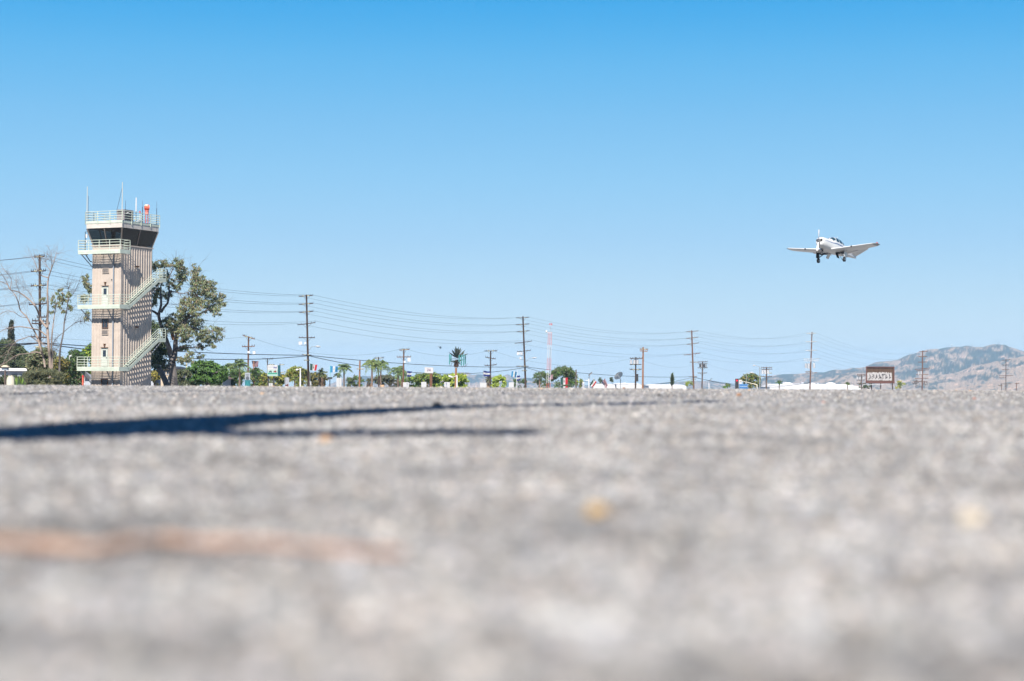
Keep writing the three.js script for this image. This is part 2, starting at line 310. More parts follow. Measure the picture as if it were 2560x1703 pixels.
// ---------- control tower (own axes: +z out of the sunlit face, +x out of the raked face, origin under the near corner at eye height) ----------
{
  const foot = footOf(299, 195), eyeY = at(299, 931.6, 195)[1];
  const T = thing('control_tower', 'tan ribbed airport control tower with pale green balconies and glazed cab', 'tower', [foot[0], eyeY, foot[2]]);
  T.rotation.y = -25 * Math.PI / 180;
  const WL = 4.04, WR = 5.8, B0 = foot[1] - eyeY - 0.4, TOP = 14.5, L = true;
  const P = (fn, name, mat, parent = T) => { const b = new MB(); fn(b); return b.build(name, mat, parent, L); };
  // walls with upright ribs
  const wall = P((b) => {
    b.box(-WL, 0, B0, TOP, -WR, 0);
    const rib = (x, z, nx, nz) => { const tx = -nz, tz = nx, w = 0.08, t = 0.035, h = 0.06, q = (s, o, y) => [x + tx * s + nx * o, y, z + tz * s + nz * o];
      const c = [q(-w, 0, B0), q(-t, h, B0), q(t, h, B0), q(w, 0, B0)], d = [q(-w, 0, TOP - 0.09), q(-t, h, TOP - 0.09), q(t, h, TOP - 0.09), q(w, 0, TOP - 0.09)];
      for (let i = 0; i < 3; i++) b.quad(c[i], d[i], d[i + 1], c[i + 1]); b.quad(d[0], d[3], d[2], d[1]); };
    for (let i = 0; i < 13; i++) { rib(0, -0.22 - i * (WR - 0.44) / 12, 1, 0); rib(-WL, -0.22 - i * (WR - 0.44) / 12, -1, 0); }
    for (let i = 0; i < 9; i++) { const x = -0.22 - i * (WL - 0.44) / 8; if (!(x > -2.75 && x < -1.55)) rib(x, 0, 0, 1); rib(x, -WR, 0, -1); }
  }, 'wall', mats.wallTan);
  P((b) => { b.box(-0.11, 0.075, B0, TOP - 0.1, -0.11, 0.075); }, 'corner_trim', mats.wallTan);
  P((b) => { b.box(-WL - 0.1, 0.1, TOP - 0.085, TOP + 0.05, -WR - 0.1, 0.1); }, 'cap_flashing', mats.wallTan);
  // cab: leaning panes between mullions, dark inside
  const C0 = TOP + 0.05, C1 = 16.42, o0 = -0.05, o1 = 0.46;
  const corner = (sx, sz, y) => { const o = lerp(o0, o1, (y - C0) / (C1 - C0)); return [sx > 0 ? o : -WL - o, y, sz > 0 ? o : -WR - o]; };
  const faces = [[[-1, 1], [1, 1], 2], [[1, 1], [1, -1], 2], [[1, -1], [-1, -1], 2], [[-1, -1], [-1, 1], 3]];
  faces.forEach(([a, b, n], f) => {
    const out = norm(f === 0 ? [0, 0, 1] : f === 1 ? [1, 0, 0] : f === 2 ? [0, 0, -1] : [-1, 0, 0]);
    for (let k = 0; k < n; k++) {
      const q = (t, y) => mix(corner(a[0], a[1], y), corner(b[0], b[1], y), t), t0 = k / n + 0.012, t1 = (k + 1) / n - 0.012;
      const pane = P((m) => m.quad(q(t0, C0 + 0.03), q(t1, C0 + 0.03), q(t1, C1 - 0.02), q(t0, C1 - 0.02)), 'window_pane', glass);
      if (f === 1) P((m) => { const inn = mul(out, -0.09), e = k ? 0.945 - 1 / n * 0.0 : t1, s0 = k ? t0 : t0, s1 = k ? 0.955 : t1; m.quad(add(q(s0, C0 + 0.16 * k + 0.04), inn), add(q(s1, C0 + 0.16 * k + 0.04), inn), add(q(s1, C1 - 0.03), inn), add(q(s0, C1 - 0.03), inn)); }, 'roller_blind', mats.blind, pane);
      if (f === 2) P((m) => { const inn = mul(out, -0.09); m.quad(add(q(t0, C0 + 0.5), inn), add(q(t1, C0 + 0.5), inn), add(q(t1, C1 - 0.03), inn), add(q(t0, C1 - 0.03), inn)); }, 'roller_blind', mats.blind, pane);
      if (k) P((m) => m.bar(q(k / n, C0), q(k / n, C1), 0.09, 0.12), 'mullion', mats.mullion);
    }
    P((m) => m.bar(corner(a[0], a[1], C0), corner(a[0], a[1], C1), 0.15, 0.15), 'mullion', mats.mullion);
  });
  P((b) => { b.box(-WL + 0.4, -0.4, C0 + 0.006, C0 + 0.75, -WR + 0.5, -WR + 1.3); b.box(-WL + 0.5, -WL + 1.1, C0 + 0.006, C0 + 0.8, -WR + 1.4, -1.2); b.box(-1.9, -1.2, C0 + 0.006, C0 + 1.25, -3.6, -2.9); b.box(-2.9, -2.75, C0 + 0.006, C1 - 0.01, -2.5, -1.9); }, 'console', mats.dark);
  P((b) => b.box(-WL - 0.36, 0.36, C1 - 0.02, C1 + 0.03, -WR - 0.36, 0.36), 'cab_ceiling', mats.mullion);
  // parapet: panels below, pale band above, and the flat roof
  const R = 0.5, par = P((b) => { b.box(-WL - R, R, C1 + 0.032, 16.99, -WR - R, R); }, 'parapet', mats.fasciaCream);
  for (const z of [-0.35, -WR - 0.1]) P((b) => b.box(R + 0.002, R + 0.012, C1 + 0.04, 16.98, z - 0.012, z + 0.012), 'panel_joint', mats.rust, par);
  P((b) => { const x0 = -WL - R - 0.04, x1 = R + 0.04, z0 = -WR - R - 0.04, z1 = R + 0.04, y0 = 16.992, y1 = 17.29, t = 0.2; b.box(x0, x1, y0, y1, z1 - t, z1); b.box(x0, x1, y0, y1, z0, z0 + t); b.box(x0, x0 + t, y0, y1, z0 + t, z1 - t); b.box(x1 - t, x1, y0, y1, z0 + t, z1 - t); b.box(x0 + t, x1 - t, y0, y0 + 0.02, z0 + t, z1 - t); }, 'roof_band', mats.paleGreen);
  // railings: every rail and every post is a piece
  function railing(parent, line, opts) {
    const { h = 1.08, levels = 4, gap = 1.15, r = 0.034, drop = 0, mat = mats.paleGreen, skip = [], down = 0.26 } = opts || {};
    for (let k = 0; k < levels; k++) { const y = h * (1 - k * 0.27); P((b) => { for (let i = 0; i + 1 < line.length; i++) if (!(skip.includes(i) && k === 0)) b.rod(add(line[i], [0, y, 0]), add(line[i + 1], [0, y, 0]), r, r, 5); }, 'rail', mat, parent); }
    for (let i = 0; i + 1 < line.length; i++) {
      const len = Math.hypot(...sub(line[i + 1], line[i])), n = Math.max(1, Math.round(len / gap));
      for (let k = i ? 1 : 0; k <= n; k++) { const p = mix(line[i], line[i + 1], k / n); P((b) => b.rod(add(p, [0, -down, 0]), add(p, [0, h + 0.01, 0]), r * 1.25, r * 1.25, 5), 'post', mat, parent); }
    }
  }
  const roof = P((b) => b.box(-WL - R + 0.17, R - 0.17, 17.013, 17.05, -WR - R + 0.17, R - 0.17), 'roof', mats.unitGrey);
  const e = R + 0.08;
  railing(roof, [[-WL - e, 17.29, e], [e, 17.29, e], [e, 17.29, -WR - e], [-WL - e, 17.29, -WR - e], [-WL - e, 17.29, e]], { h: 1.06, gap: 1.75, down: 0.42 });
  // balconies
  const PZ = 1.38, PX = 0.96, XL = -WL - 0.93;
  const levels = [[0.64, -1], [7.68, -1], [13.92, 1]];
  levels.forEach(([y, last]) => {
    const zb = last > 0 ? -0.42 : -0.42;
    const deck = P((b) => { b.box(XL, PX, y - 0.47, y, PZ - 0.07, PZ); b.box(XL, XL + 0.07, y - 0.47, y, 0.08, PZ - 0.07); b.box(PX - 0.07, PX, y - 0.47, y, zb, PZ - 0.07); b.box(XL + 0.072, PX - 0.072, y - 0.25, y - 0.21, PZ - 0.05, PZ + 0.012); }, 'balcony', mats.paleGreen);
    P((b) => { for (let z = 0.14; z < PZ - 0.1; z += 0.11) b.box(XL + 0.07, PX - 0.07, y - 0.09, y - 0.06, z, z + 0.014); for (let x = XL + 0.6; x < PX - 0.2; x += 1.0) b.box(x, x + 0.05, y - 0.16, y - 0.091, 0.08, PZ - 0.07); for (let z = zb + 0.06; z < 0.1; z += 0.11) b.box(0.08, PX - 0.07, y - 0.09, y - 0.06, z, z + 0.014); }, 'floor_grating', mats.paleGreen, deck);
    const line = [[XL, y, 0.1], [XL, y, PZ - 0.03], [PX - 0.03, y, PZ - 0.03], [PX - 0.03, y, zb]];
    railing(deck, last > 0 ? [...line, [0.08, y, zb]] : line, { h: 1.1, gap: 1.5 });
    for (const x of [XL + 0.3, -0.9]) P((b) => { b.bar([x, y - 0.47, PZ - 0.2], [x + (x < -4 ? 0.75 : 0), y - 1.95, 0.04], 0.09, 0.09); b.bar([x, y - 0.42, PZ - 0.1], [x, y - 0.42, 0.05], 0.1, 0.12); }, 'brace', mats.greyMetal, deck);
  });
  // stairs up the raked face, each to a landing past the far corner
  [[0.64, 4.05], [7.68, 11.05]].forEach(([ya, yb]) => {
    const za = -0.42, ze = -5.95, zl = -7.25, s = (t, x, dy = 0) => [x, lerp(ya, yb, t) + dy, lerp(za, ze, t)];
    const stair = P((b) => { for (const x of [0.1, PX - 0.03]) b.bar(s(-0.02, x, -0.22), s(1.0, x, -0.22), 0.06, 0.36, [0, 1, 0]); }, 'stair', mats.paleGreen);
    for (let k = 0; k < 17; k++) { const p = s((k + 0.5) / 17, 0); P((b) => b.box(0.135, PX - 0.065, p[1] - 0.03, p[1] + 0.01, p[2] - 0.12, p[2] + 0.12), 'tread', mats.paleGreen, stair); }
    const landing = P((b) => { b.box(0.0, PX, yb - 0.46, yb, zl, zl + 0.07); b.box(PX - 0.07, PX, yb - 0.46, yb, zl + 0.07, ze); for (let z = zl + 0.12; z < ze; z += 0.1) b.box(-1.2, PX - 0.07, yb - 0.08, yb - 0.05, z, z + 0.018); b.box(0.0, 0.07, yb - 0.46, yb, -WR - 0.1, ze); }, 'landing', mats.paleGreen);
    const ox = PX - 0.03;
    for (let k = 0; k < 4; k++) P((b) => b.tube([s(0, ox, 1.1 - k * 0.28), s(1, ox, 1.1 - k * 0.28)], 0.03, 5), 'rail', mats.paleGreen, stair);
    for (let k = 0; k <= 4; k++) { const p = s(k / 4, ox); P((b) => b.rod(add(p, [0, -0.3, 0]), add(p, [0, 1.11, 0]), 0.037, 0.037, 5), 'post', mats.paleGreen, stair); }
    railing(landing, [[ox, yb, ze], [ox, yb, zl + 0.03], [-1.2, yb, zl + 0.03]], { h: 1.08, gap: 0.65 });
    P((b) => b.bar([0.5, yb - 0.46, zl + 0.3], [0.06, yb - 1.9, -WR + 0.2], 0.08, 0.08), 'brace', mats.greyMetal, landing);
  });
  // doors, windows, louvres, lamps
  for (const y of [0.66, 7.7]) {
    const door = P((b) => { b.box(-2.5, -1.79, y + 0.02, y + 2.02, 0.02, 0.06); }, 'door', mats.doorWhite);
    P((b) => { b.box(-2.6, -2.503, y, y + 2.1, 0.003, 0.09); b.box(-1.787, -1.69, y, y + 2.1, 0.003, 0.09); b.box(-2.503, -1.787, y + 2.023, y + 2.1, 0.003, 0.09); }, 'door_frame', mats.doorWhite, door);
    P((b) => b.box(-2.36, -1.93, y + 1.12, y + 1.88, 0.062, 0.075), 'door_glass', mats.glassDark, door);
    P((b) => b.box(-1.87, -1.82, y + 0.95, y + 1.08, 0.062, 0.11), 'door_handle', mats.dark, door);
    P((b) => b.box(-2.64, -1.66, y + 2.16, y + 2.21, 0.003, 0.2), 'door_hood', mats.rust, door);
    const lamp = P((b) => b.box(-2.22, -2.06, y + 2.36, y + 2.58, 0.003, 0.16), 'wall_lamp', mats.rust);
    P((b) => b.box(-2.28, -2.0, y + 2.58, y + 2.62, 0.003, 0.22), 'lamp_hood', mats.rust, lamp);
  }
  const win = P((b) => { b.box(-2.56, -1.68, 5.04, 5.1, 0.003, 0.12); b.box(-2.56, -2.5, 5.1, 6.13, 0.003, 0.07); b.box(-1.74, -1.68, 5.1, 6.13, 0.003, 0.07); b.box(-2.5, -1.74, 6.07, 6.13, 0.003, 0.07); b.box(-2.14, -2.1, 5.1, 6.07, 0.003, 0.06); }, 'window', mats.rust);
  for (const x of [-2.5, -2.1]) P((b) => b.box(x, x + 0.36, 5.1, 6.07, 0.004, 0.03), 'pane', mats.glassDark, win);
  for (const [y0, y1] of [[4.33, 4.8], [11.36, 11.87]]) {
    const lv = P((b) => { b.box(-2.56, -1.66, y0 - 0.04, y0, 0.003, 0.1); b.box(-2.56, -1.66, y1, y1 + 0.04, 0.003, 0.1); b.box(-2.56, -2.52, y0, y1, 0.003, 0.1); b.box(-1.7, -1.66, y0, y1, 0.003, 0.1); b.box(-2.52, -1.7, y0, y1, 0.003, 0.02); }, 'louvre_vent', mats.wallTan);
    for (let k = 0; k < 5; k++) { const y = lerp(y0, y1, (k + 0.3) / 5); P((b) => b.quad([-2.52, y, 0.09], [-1.7, y, 0.09], [-1.7, y + 0.07, 0.025], [-2.52, y + 0.07, 0.025]), 'slat', mats.louver, lv); }
  }
  const low = P((b) => b.box(-2.52, -1.7, B0 + 0.4, -0.8, 0.004, 0.03), 'door', mats.glassDark);
  P((b) => { b.box(-2.6, -2.523, B0 + 0.4, -0.74, 0.003, 0.08); b.box(-1.697, -1.62, B0 + 0.4, -0.74, 0.003, 0.08); b.box(-2.523, -1.697, -0.797, -0.74, 0.003, 0.08); }, 'door_frame', mats.rust, low);
  P((b) => { b.rod([-0.92, B0, 0.13], [-0.92, 13.4, 0.13], 0.075, 0.075, 8); }, 'conduit', mats.pipe);
  P((b) => b.box(-1.28, -1.16, 10.5, 10.62, 0.003, 0.1), 'junction_box', mats.dark);
  for (const y of [12.1, 5.15]) { const l = P((b) => b.box(0.07, 0.28, y, y + 0.12, -3.0, -2.6), 'wall_lamp', mats.rust); P((b) => b.box(0.064, 0.36, y + 0.122, y + 0.16, -3.06, -2.54), 'lamp_hood', mats.rust, l); }
  // things bolted to the roof
  const ac = P((b) => { b.box(-2.05, -1.0, 17.051, 18.75, -3.5, -1.8); }, 'air_conditioner', mats.unitGrey);
  for (let k = 0; k < 2; k++) P((b) => b.box(-1.95, -1.12, 18.25 + k * 0.24, 18.43 + k * 0.24, -1.797, -1.79), 'grille', mats.black, ac);
  for (let k = 0; k < 5; k++) P((b) => b.box(-0.997, -0.985, 17.3 + k * 0.28, 17.5 + k * 0.28, -3.4, -1.95), 'grille', mats.black, ac);
  P((b) => b.tube([[-0.93, 18.3, -2.7], [-0.93, 18.42, -2.4], [-0.93, 18.28, -2.1]], 0.05, 6), 'pipe_bend', mats.whitePaint, ac);
  const bx = -0.6, bz = -5.48, bc = P((b) => { b.tube([[bx, 18.44, bz], [bx, 18.88, bz]], [0.23, 0.21], 14); b.tube([[bx, 18.86, bz], [bx, 18.91, bz]], 0.27, 14); }, 'rotating_beacon', mats.pinkRed);
  P((b) => { b.tube([[bx - 0.2, 19.29, bz + 0.18], [bx - 0.12, 19.28, bz + 0.1], [bx + 0.12, 19.27, bz - 0.1], [bx + 0.2, 19.27, bz - 0.18]].map((p) => p), [0.27, 0.35, 0.35, 0.27], 16); b.tube([[bx, 18.92, bz], [bx, 19.04, bz]], 0.2, 12); }, 'lamp_head', mats.orangeRed, bc);
  P((b) => b.ball([bx - 0.02, 19.47, bz + 0.02], 0.3, 0.16, 0.3, 12, 6), 'lamp_cover', mats.cream, bc);
  for (const [dx, dz] of [[-0.2, 0], [0.2, 0], [0, 0.2], [0, -0.2]]) P((b) => b.rod([bx + dx, 17.051, bz + dz], [bx + dx * 0.9, 18.44, bz + dz * 0.9], 0.03, 0.03, 5), 'leg', mats.redPaint, bc);
  P((b) => { b.bar([bx - 0.4, 17.78, bz], [bx + 0.4, 17.78, bz], 0.03); b.bar([bx, 17.7, bz - 0.4], [bx, 17.7, bz + 0.4], 0.03); }, 'platform_bar', mats.dark, bc);
  const whip = (x, z, y0, y1, r, mat, r2 = r) => P((b) => b.rod([x, y0, z], [x, y1, z], r, r2, 6), 'antenna', mat);
  whip(-WL - 0.5, 0.42, 17.3, 21.3, 0.045, mats.cream, 0.03);
  const tall = whip(0.42, 0.42, 17.3, 21.6, 0.045, mats.cream, 0.03);
  P((b) => b.tube([[0.4, 21.0, 0.4], [0.1, 19.9, 0.4], [-0.3, 18.5, 0.42], [-0.35, 18.0, 0.45]], 0.022, 5), 'cable', mats.cable, tall);
  whip(-WL - 0.42, 0.3, 17.3, 20.2, 0.02, mats.cable);
  const omni = whip(-0.4, -3.2, 17.051, 18.6, 0.035, mats.dark);
  P((b) => b.rod([-0.4, 18.6, -3.2], [-0.4, 20.2, -3.2], 0.07, 0.06, 8), 'antenna_tube', mats.whitePaint, omni);
  whip(0.1, -0.6, 17.3, 19.6, 0.03, mats.cable, 0.015);
  whip(0.2, -3.6, 17.051, 19.15, 0.045, mats.dark, 0.04); whip(0.2, -3.6, 19.15, 19.9, 0.015, mats.cable);
  whip(0.42, -6.0, 17.3, 19.2, 0.04, mats.dark, 0.03); whip(0.42, -6.0, 19.2, 20.0, 0.015, mats.cable);
  whip(-WL + 0.3, 0.2, 17.051, 18.3, 0.03, mats.dark); whip(-WL + 0.75, 0.1, 17.051, 18.15, 0.035, mats.dark);
  const ob = whip(0.3, -3.0, 17.3, 18.35, 0.035, mats.cream);
  P((b) => b.tube([[0.3, 18.35, -3.0], [0.3, 18.6, -3.0]], [0.09, 0.07], 8), 'obstruction_light', mats.redPaint, ob);
  P((b) => b.tube([[0.1, 17.3, -2.6], [0.1, 17.5, -3.0], [0.1, 17.45, -3.6], [0.1, 17.15, -3.9]], 0.05, 6), 'duct', mats.whitePaint);
  // camera mast on the end of the top balcony
  const cm = P((b) => { b.rod([XL + 0.2, 13.9, 0.4], [XL + 0.2, 16.1, 0.4], 0.04, 0.04, 6); b.rod([XL + 0.2, 16.08, 0.4], [XL + 0.75, 16.08, 0.4], 0.025, 0.025, 5); }, 'camera_mast', mats.dark);
  P((b) => { b.tube([[XL + 0.4, 15.4, 0.42], [XL + 0.4, 15.8, 0.42]], [0.1, 0.12], 8); b.tube([[XL + 0.42, 14.9, 0.42], [XL + 0.42, 15.15, 0.42]], 0.08, 8); }, 'camera_housing', mats.whitePaint, cm);
  P((b) => b.tube([[XL + 0.5, 13.4, 0.6], [XL + 1.0, 12.7, 0.5], [-WL, 12.65, 0.1]], 0.06, 6), 'cable_loop', mats.cable);
}

// ---------- aeroplane taking off (own axes: +z nose, +x its left wing, +y up) ----------
{
  const yaw = -40 * Math.PI / 180, pitch = -10.5 * Math.PI / 180, eul = new THREE.Euler(pitch, yaw, 0.5 * Math.PI / 180, 'YXZ');
  const hub = V(at(2046, 600, 170)), org = hub.sub(new THREE.Vector3(0, 0.02, 2.62).applyEuler(eul));
  const A = thing('airplane', 'white low-wing propeller airplane with blue stripe climbing with wheels down', 'airplane', org.toArray());
  A.rotation.copy(eul);
  const P = (fn, name, mat, parent = A) => { const b = new MB(); fn(b); return b.build(name, mat, parent, true); };
  const st = [[2.4, 0.36, 0.3, 0.4], [2.25, 0.46, 0.4, 0.52], [1.9, 0.53, 0.46, 0.62], [1.2, 0.58, 0.52, 0.66], [0.72, 0.6, 0.58, 0.66], [0.35, 0.61, 0.82, 0.65], [0.0, 0.62, 0.97, 0.64], [-0.5, 0.62, 1.02, 0.62], [-1.2, 0.6, 0.98, 0.6], [-1.9, 0.52, 0.8, 0.52], [-2.8, 0.38, 0.55, 0.36], [-4, 0.22, 0.36, 0.16], [-5, 0.09, 0.24, 0.02]];
  const S = (z, th, off = 0) => { // th from the top, in degrees; the side towards +x is positive
    let k = 0; while (k < st.length - 2 && z < st[k + 1][0]) k++;
    const a = st[k], b = st[k + 1], t = (z - a[0]) / (b[0] - a[0]), hw = lerp(a[1], b[1], t), up = lerp(a[2], b[2], t), dn = lerp(a[3], b[3], t), q = th * Math.PI / 180, s = Math.sin(q), c = Math.cos(q), e = 0.78;
    return [Math.sign(s) * Math.abs(s) ** e * (hw + off), Math.sign(c) * Math.abs(c) ** e * ((c > 0 ? up : dn) + off), z];
  };
  const patch = (b, z0, z1, t0, t1, off, nz = 6, nt = 6) => { for (let i = 0; i < nz; i++) for (let j = 0; j < nt; j++) { const f = (u, v) => S(lerp(z0, z1, u), lerp(t0, t1, v), off); b.quad(f(i / nz, j / nt), f(i / nz, (j + 1) / nt), f((i + 1) / nz, (j + 1) / nt), f((i + 1) / nz, j / nt)); } };
  const fus = P((b) => {
    const zs = []; for (let k = 0; k + 1 < st.length; k++) for (let m = 0; m < 3; m++) zs.push(lerp(st[k][0], st[k + 1][0], m / 3)); zs.push(-5);
    for (let k = 0; k + 1 < zs.length; k++) for (let t = 0; t < 360; t += 10) {
      const q = [[zs[k], t], [zs[k], t + 10], [zs[k + 1], t + 10], [zs[k + 1], t]].map(([z, a]) => { const th = a > 180 ? a - 360 : a; const p = S(z, th), u = S(z - 0.02, th), w = S(z, th + 1); return [p, norm(cross(sub(w, p), sub(u, p)))]; });
      for (const m of [0, 1, 2, 0, 2, 3]) b.vert(q[m][0], q[m][1]);
    }
    for (let t = 0; t < 360; t += 15) { b.tri([0, -0.03, 2.4], S(2.4, t), S(2.4, t + 15)); b.tri([0, 0.1, -5.02], S(-5, t + 15), S(-5, t)); }
  }, 'fuselage', mats.planeWhite);
  for (const s of [1, -1]) {
    P((b) => patch(b, 0.62, 0.14, 4 * s, 56 * s, 0.008), 'windscreen', mats.planeGlass);
    P((b) => patch(b, 0.04, -0.5, 30 * s, 66 * s, 0.008), 'window', mats.planeGlass);
    P((b) => patch(b, -0.6, -1.16, 30 * s, 66 * s, 0.008), 'window', mats.planeGlass);
    P((b) => patch(b, -1.27, -1.66, 36 * s, 62 * s, 0.008), 'window', mats.planeGlass);
    P((b) => patch(b, 2.1, -4.6, 77 * s, 82 * s, 0.005, 24, 1), 'stripe', mats.planeBlue, fus);
    P((b) => b.tube([[0.23 * s, 0.06, 2.3], [0.23 * s, 0.06, 2.43]], 0.13, 12), 'air_intake', mats.black, fus);
  }
  P((b) => b.tube([[0, -0.3, 2.3], [0, -0.3, 2.44]], 0.1, 10), 'air_intake', mats.black, fus);
  P((b) => { b.tube([[-0.2, -0.6, 1.35], [-0.22, -0.78, 1.15]], 0.05, 8); }, 'exhaust_pipe', mats.dark, fus);
  P((b) => { b.rod([0.02, -0.55, -1.9], [0.05, -0.82, -2.3], 0.02); b.rod([0.05, -0.82, -2.3], [0.2, -0.84, -2.45], 0.02); }, 'step', mats.dark, fus);
  P((b) => b.bar([0, 0.98, -0.9], [0, 1.28, -1.05], 0.02, 0.05), 'antenna', mats.planeWhite, fus);
  // lifting surfaces: an aerofoil drawn out from root to tip
  const foil = (b, root, tip, rc, tc, th, up = [0, 1, 0], n = 9) => {
    const pr = []; for (let i = 0; i <= n; i++) { const x = (1 - Math.cos(i / n * Math.PI)) / 2, y = 5 * th * (0.2969 * Math.sqrt(x) - 0.126 * x - 0.3516 * x * x + 0.2843 * x ** 3 - 0.1036 * x ** 4); pr.push([x, y]); }
    const at2 = (base, ch, x, y) => add(add(base, [0, 0, -x * ch]), mul(up, y * ch));
    const loop = [...pr.map(([x, y]) => [x, y * 1.15]), ...pr.slice(1, -1).reverse().map(([x, y]) => [x, -y * 0.8])];
    for (let i = 0; i < loop.length; i++) { const j = (i + 1) % loop.length; b.quad(at2(root, rc, ...loop[i]), at2(root, rc, ...loop[j]), at2(tip, tc, ...loop[j]), at2(tip, tc, ...loop[i])); }
    for (let i = 1; i + 1 < loop.length; i++) { b.tri(at2(tip, tc, ...loop[0]), at2(tip, tc, ...loop[i]), at2(tip, tc, ...loop[i + 1])); b.tri(at2(root, rc, ...loop[0]), at2(root, rc, ...loop[i + 1]), at2(root, rc, ...loop[i])); }
  };
  for (const s of [1, -1]) {
    const dih = 0.108, y0 = -0.5, yt = (x) => y0 + (x - 0.4) * dih;
    const wing = P((b) => foil(b, [0.35 * s, yt(0.4), 0.85], [4.75 * s, yt(4.75), 0.42], 2.2, 1.15, 0.15), 'wing', mats.planeWhite);
    P((b) => foil(b, [4.753 * s, yt(4.75), 0.415], [5.12 * s, yt(5.12) + 0.05, 0.02], 1.12, 0.55, 0.12), 'wing_tip', mats.greyMetal, wing);
    P((b) => foil(b, [0.7 * s, yt(0.7) - 0.06, -0.98], [2.55 * s, yt(2.55) - 0.05, -0.86], 0.5, 0.42, 0.12, [0, 0.94, -0.34]), 'flap', mats.planeWhite, wing);
    P((b) => b.ball([2.6 * s, yt(2.6) - 0.01, 0.64], 0.09, 0.09, 0.06), 'landing_light', mats.black, wing);
    if (s > 0) P((b) => b.ball([5.05, yt(5.05) + 0.1, 0.0], 0.1, 0.05, 0.12), 'navigation_light', mats.redPaint, wing);
    P((b) => { b.box(s > 0 ? 0.42 : -1.42, s > 0 ? 1.42 : -0.42, -0.62, -0.585, -0.75, -0.15); }, 'wheel_well', mats.black, wing);
    // main gear
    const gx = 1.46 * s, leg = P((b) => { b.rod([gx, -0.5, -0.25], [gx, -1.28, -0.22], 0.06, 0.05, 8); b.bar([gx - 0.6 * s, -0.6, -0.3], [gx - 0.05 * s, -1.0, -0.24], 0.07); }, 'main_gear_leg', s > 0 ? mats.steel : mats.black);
    const wh = P((b) => b.tube([[gx - 0.1, -1.33, -0.22], [gx - 0.075, -1.33, -0.22], [gx + 0.075, -1.33, -0.22], [gx + 0.1, -1.33, -0.22]], [0.19, 0.24, 0.24, 0.19], 16), 'wheel', mats.tyre);
    P((b) => b.tube([[gx - 0.105, -1.33, -0.22], [gx + 0.105, -1.33, -0.22]], 0.1, 10), 'hub', mats.steel, wh);
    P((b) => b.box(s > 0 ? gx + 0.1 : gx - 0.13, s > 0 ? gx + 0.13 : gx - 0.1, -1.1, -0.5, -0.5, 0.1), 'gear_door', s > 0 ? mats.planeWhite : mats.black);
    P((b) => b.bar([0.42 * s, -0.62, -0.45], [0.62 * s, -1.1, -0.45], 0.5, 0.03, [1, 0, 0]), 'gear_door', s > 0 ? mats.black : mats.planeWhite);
    P((b) => foil(b, [0.06 * s, 0.16, -3.75], [1.42 * s, 0.94, -4.35], 1.2, 0.7, 0.09, [-0.5 * s, 0.87, 0]), 'tail_surface', mats.planeWhite);
  }
  P((b) => { b.rod([0, -0.55, 1.75], [0, -1.12, 1.85], 0.05, 0.04, 8); b.bar([0, -0.6, 1.4], [0, -0.95, 1.8], 0.04); }, 'nose_gear_leg', mats.black);
  const nw = P((b) => b.tube([[-0.08, -1.15, 1.87], [-0.06, -1.15, 1.87], [0.06, -1.15, 1.87], [0.08, -1.15, 1.87]], [0.15, 0.19, 0.19, 0.15], 16), 'wheel', mats.tyre);
  P((b) => b.tube([[-0.085, -1.15, 1.87], [0.085, -1.15, 1.87]], 0.08, 10), 'hub', mats.steel, nw);
  // propeller
  const sp1 = P((b) => b.tube([[0, 0.02, 2.42], [0, 0.02, 2.52], [0, 0.02, 2.7], [0, 0.02, 2.82]], [0.19, 0.18, 0.11, 0.02], 14), 'spinner', mats.steel);
  for (const s of [1, -1]) P((b) => {
    const q = (r, w, tw) => [[s * (-w * Math.cos(tw)) - 0.07 * r, 0.02 + s * r, 2.56 - w * Math.sin(tw)], [s * w * Math.cos(tw) - 0.07 * r, 0.02 + s * r, 2.56 + w * Math.sin(tw)]];
    const rows = [[0.15, 0.05, 0.9], [0.4, 0.085, 0.7], [0.75, 0.09, 0.45], [1.02, 0.07, 0.3], [1.08, 0.04, 0.28]].map((r) => q(...r));
    for (let i = 0; i + 1 < rows.length; i++) for (const o of [0.014, -0.014]) { const f = (p) => add(p, [0, 0, o]); b.quad(f(rows[i][0]), f(rows[i][1]), f(rows[i + 1][1]), f(rows[i + 1][0])); }
  }, 'propeller_blade', mats.whitePaint, sp1);
}

// ---------- far-off helicopter ----------
{
  const D = 2600, c = at(1101, 869, D), m = PXM(D);
  const h = thing('helicopter', 'tiny dark helicopter far off in the sky above the hedge', 'helicopter', c);
  new MB().ball(c, 1.7, 1.5, 2.4, 10, 7).build('cabin', mats.glassDark, h);
  new MB().tube([add(c, [-1.5, 0.4, 0]), add(c, [-7.5 * m, 4.5 * m, -2])], [0.6, 0.22], 8).build('tail_boom', mats.greyMetal, h);
  new MB().bar(add(c, [-4, 2.2, 0]), add(c, [4, 1.9, 0]), 0.4, 0.12).build('rotor_blade', mats.dark, h);
  new MB().rod(add(c, [0, 1.2, 0]), add(c, [0, 2.1, 0]), 0.2).build('rotor_mast', mats.dark, h);
  for (const s of [-1, 1]) new MB().rod(add(c, [-1.4, -2.1, s]), add(c, [1.6, -2.1, s]), 0.15).build('skid', mats.dark, h);
  for (const s of [-1, 1]) new MB().rod(add(c, [0, -2.1, s]), add(c, [0, -1, s * 0.6]), 0.1).build('strut', mats.dark, h);
}

